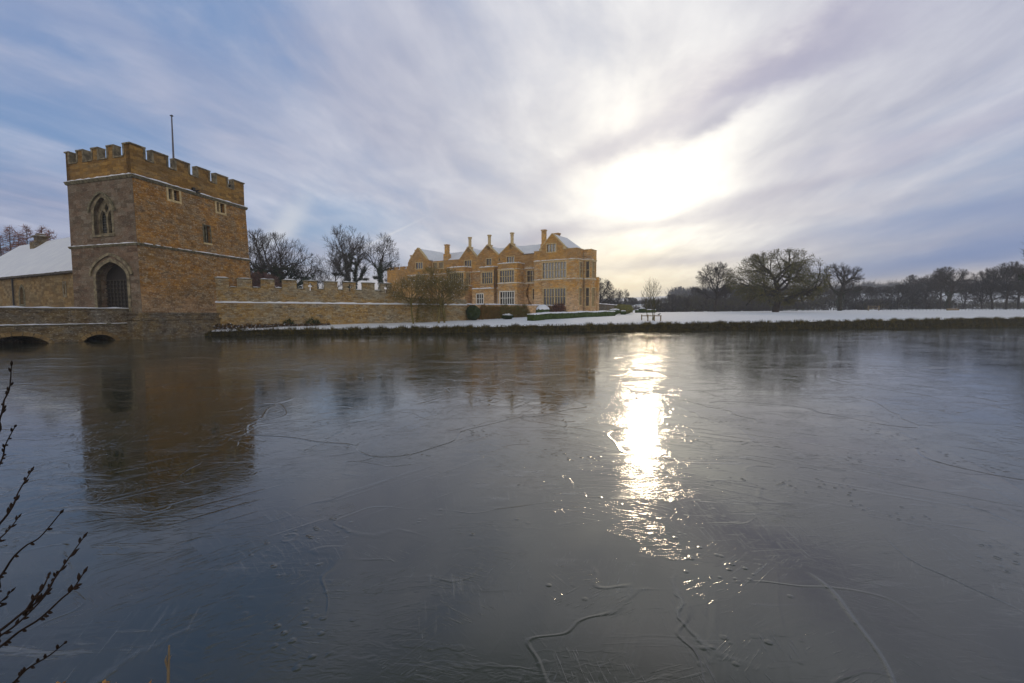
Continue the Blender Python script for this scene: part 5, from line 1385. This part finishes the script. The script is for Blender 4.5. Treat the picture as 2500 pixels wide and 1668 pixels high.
for k, (pl, Y) in enumerate(TW):
    n = len(pl)
    P = [at(a, b, Y + .12 * math.sin(k * 2.1 + i * .5)) for i, (a, b) in enumerate(pl)]
    if k not in (8,):
        base = V((-3.1 + .12 * (k % 3), 1.2 + .1 * (k % 2), .3)); P = [base, base.lerp(P[0], .5) + V((-.05, 0, .02 * k))] + P
    # resample smooth
    Q = []
    for i in range(len(P) - 1):
        p0 = P[max(i - 1, 0)]; p1 = P[i]; p2 = P[i + 1]; p3 = P[min(i + 2, len(P) - 1)]
        for s_ in range(6):
            t = s_ / 6
            Q.append(.5 * ((2 * p1) + (p2 - p0) * t + (2 * p0 - 5 * p1 + 4 * p2 - p3) * t * t + (3 * p1 - p0 - 3 * p2 + p3) * t ** 3))
    Q.append(P[-1])
    rr = [.0052 * (1 - .72 * i / (len(Q) - 1)) + .0003 * r9.random() for i in range(len(Q))]
    mb = MB(); tube(mb, Q, rr, 7)
    m0 = 9 if k != 8 else 2
    for i in range(m0, len(Q) - 1):
        if r9.random() > .34: continue
        d_ = (Q[i + 1] - Q[i - 1]).normalized(); s_ = d_.cross(V((0, 1, 0))).normalized() * (1 if (i // 3) % 2 else -1)
        c = Q[i]; a = (s_ * .55 + d_ * .8).normalized()
        tube(mb, [c, c + a * .008, c + a * .015, c + a * .022], [.0022, .0045, .0038, .0006], 6)
    tube(mb, [Q[-1], Q[-1] + (Q[-1] - Q[-2]).normalized() * .010, Q[-1] + (Q[-1] - Q[-2]).normalized() * .022], [.0022, .0048, .0008], 6)
    mb.build('stem', M['stemfg'], wl, smooth=True)
# dry stem and dead leaves on the near bank
ds_ = thing('dry_stalk', 'pale broken dry stalk standing up at the bottom edge', 'plant', (-1.17, 1.62, .2))
mb = MB(); P0 = at(410, 1720, 1.75); P1 = at(411, 1640, 1.75); P2 = at(413, 1576, 1.75)
tube(mb, [V((P0.x, P0.y, .1)), P0, P1, P2], [.006, .006, .005, .003], 6)
mb.build('stem', M['reed'], ds_)
mb = MB(); tube(mb, [P1, at(404, 1612, 1.74), at(407, 1600, 1.74)], [.003, .004, .001], 5); tube(mb, [P1.lerp(P2, .4), at(418, 1600, 1.76)], [.003, .001], 5); mb.build('sheath', M['reed'], ds_)
mb = MB()
for i in range(60):
    px_ = r9.choice((255, 262, 270, 280, 360, 368, 150)) + r9.uniform(-9, 9); p_ = at(px_, 1676 + r9.uniform(-12, 40), 1.95 + r9.uniform(-.1, .1))
    quadleaf(mb, p_, .012, r9)
    if i % 6 == 0: tube3(mb, [V((p_.x, p_.y, .1)), p_], .003, .002)
tag(mb.build('dead_bracken', [M['deadleaf']], recalc=False, uv=False), 'scraps of orange dead bracken at the bottom left edge', 'plant', kind='stuff')

# ------------------------------------------------------------------ winter air
mb = MB(); mb.add([(-940, -64, -1.6), (940, -64, -1.6), (940, 760, -1.6), (-940, 760, -1.6), (-940, -64, 48), (940, -64, 48), (940, 760, 48), (-940, 760, 48)], [(0, 1, 2, 3), (4, 5, 6, 7), (0, 1, 5, 4), (1, 2, 6, 5), (2, 3, 7, 6), (3, 0, 4, 7)])
hm = bpy.data.materials.new('haze'); hm.use_nodes = True; hn = NT(hm.node_tree); hn.n.clear()
ho = hn.add('ShaderNodeOutputMaterial'); hv = hn.add('ShaderNodeVolumePrincipled'); hn.l.new(hv.outputs[0], ho.inputs['Volume'])
hv.inputs['Color'].default_value = (.80, .87, 1.0, 1); hv.inputs['Density'].default_value = .00075; hv.inputs['Anisotropy'].default_value = .2
hz_ = mb.build('haze', hm, uv=False); tag(hz_, 'thin winter haze over the park', 'haze', kind='stuff')

cy = SC.cycles
cy.max_bounces = 5; cy.diffuse_bounces = 2; cy.glossy_bounces = 3; cy.transmission_bounces = 2; cy.volume_bounces = 0; cy.transparent_max_bounces = 4
w.cycles.sampling_method = 'MANUAL'; w.cycles.sample_map_resolution = 512
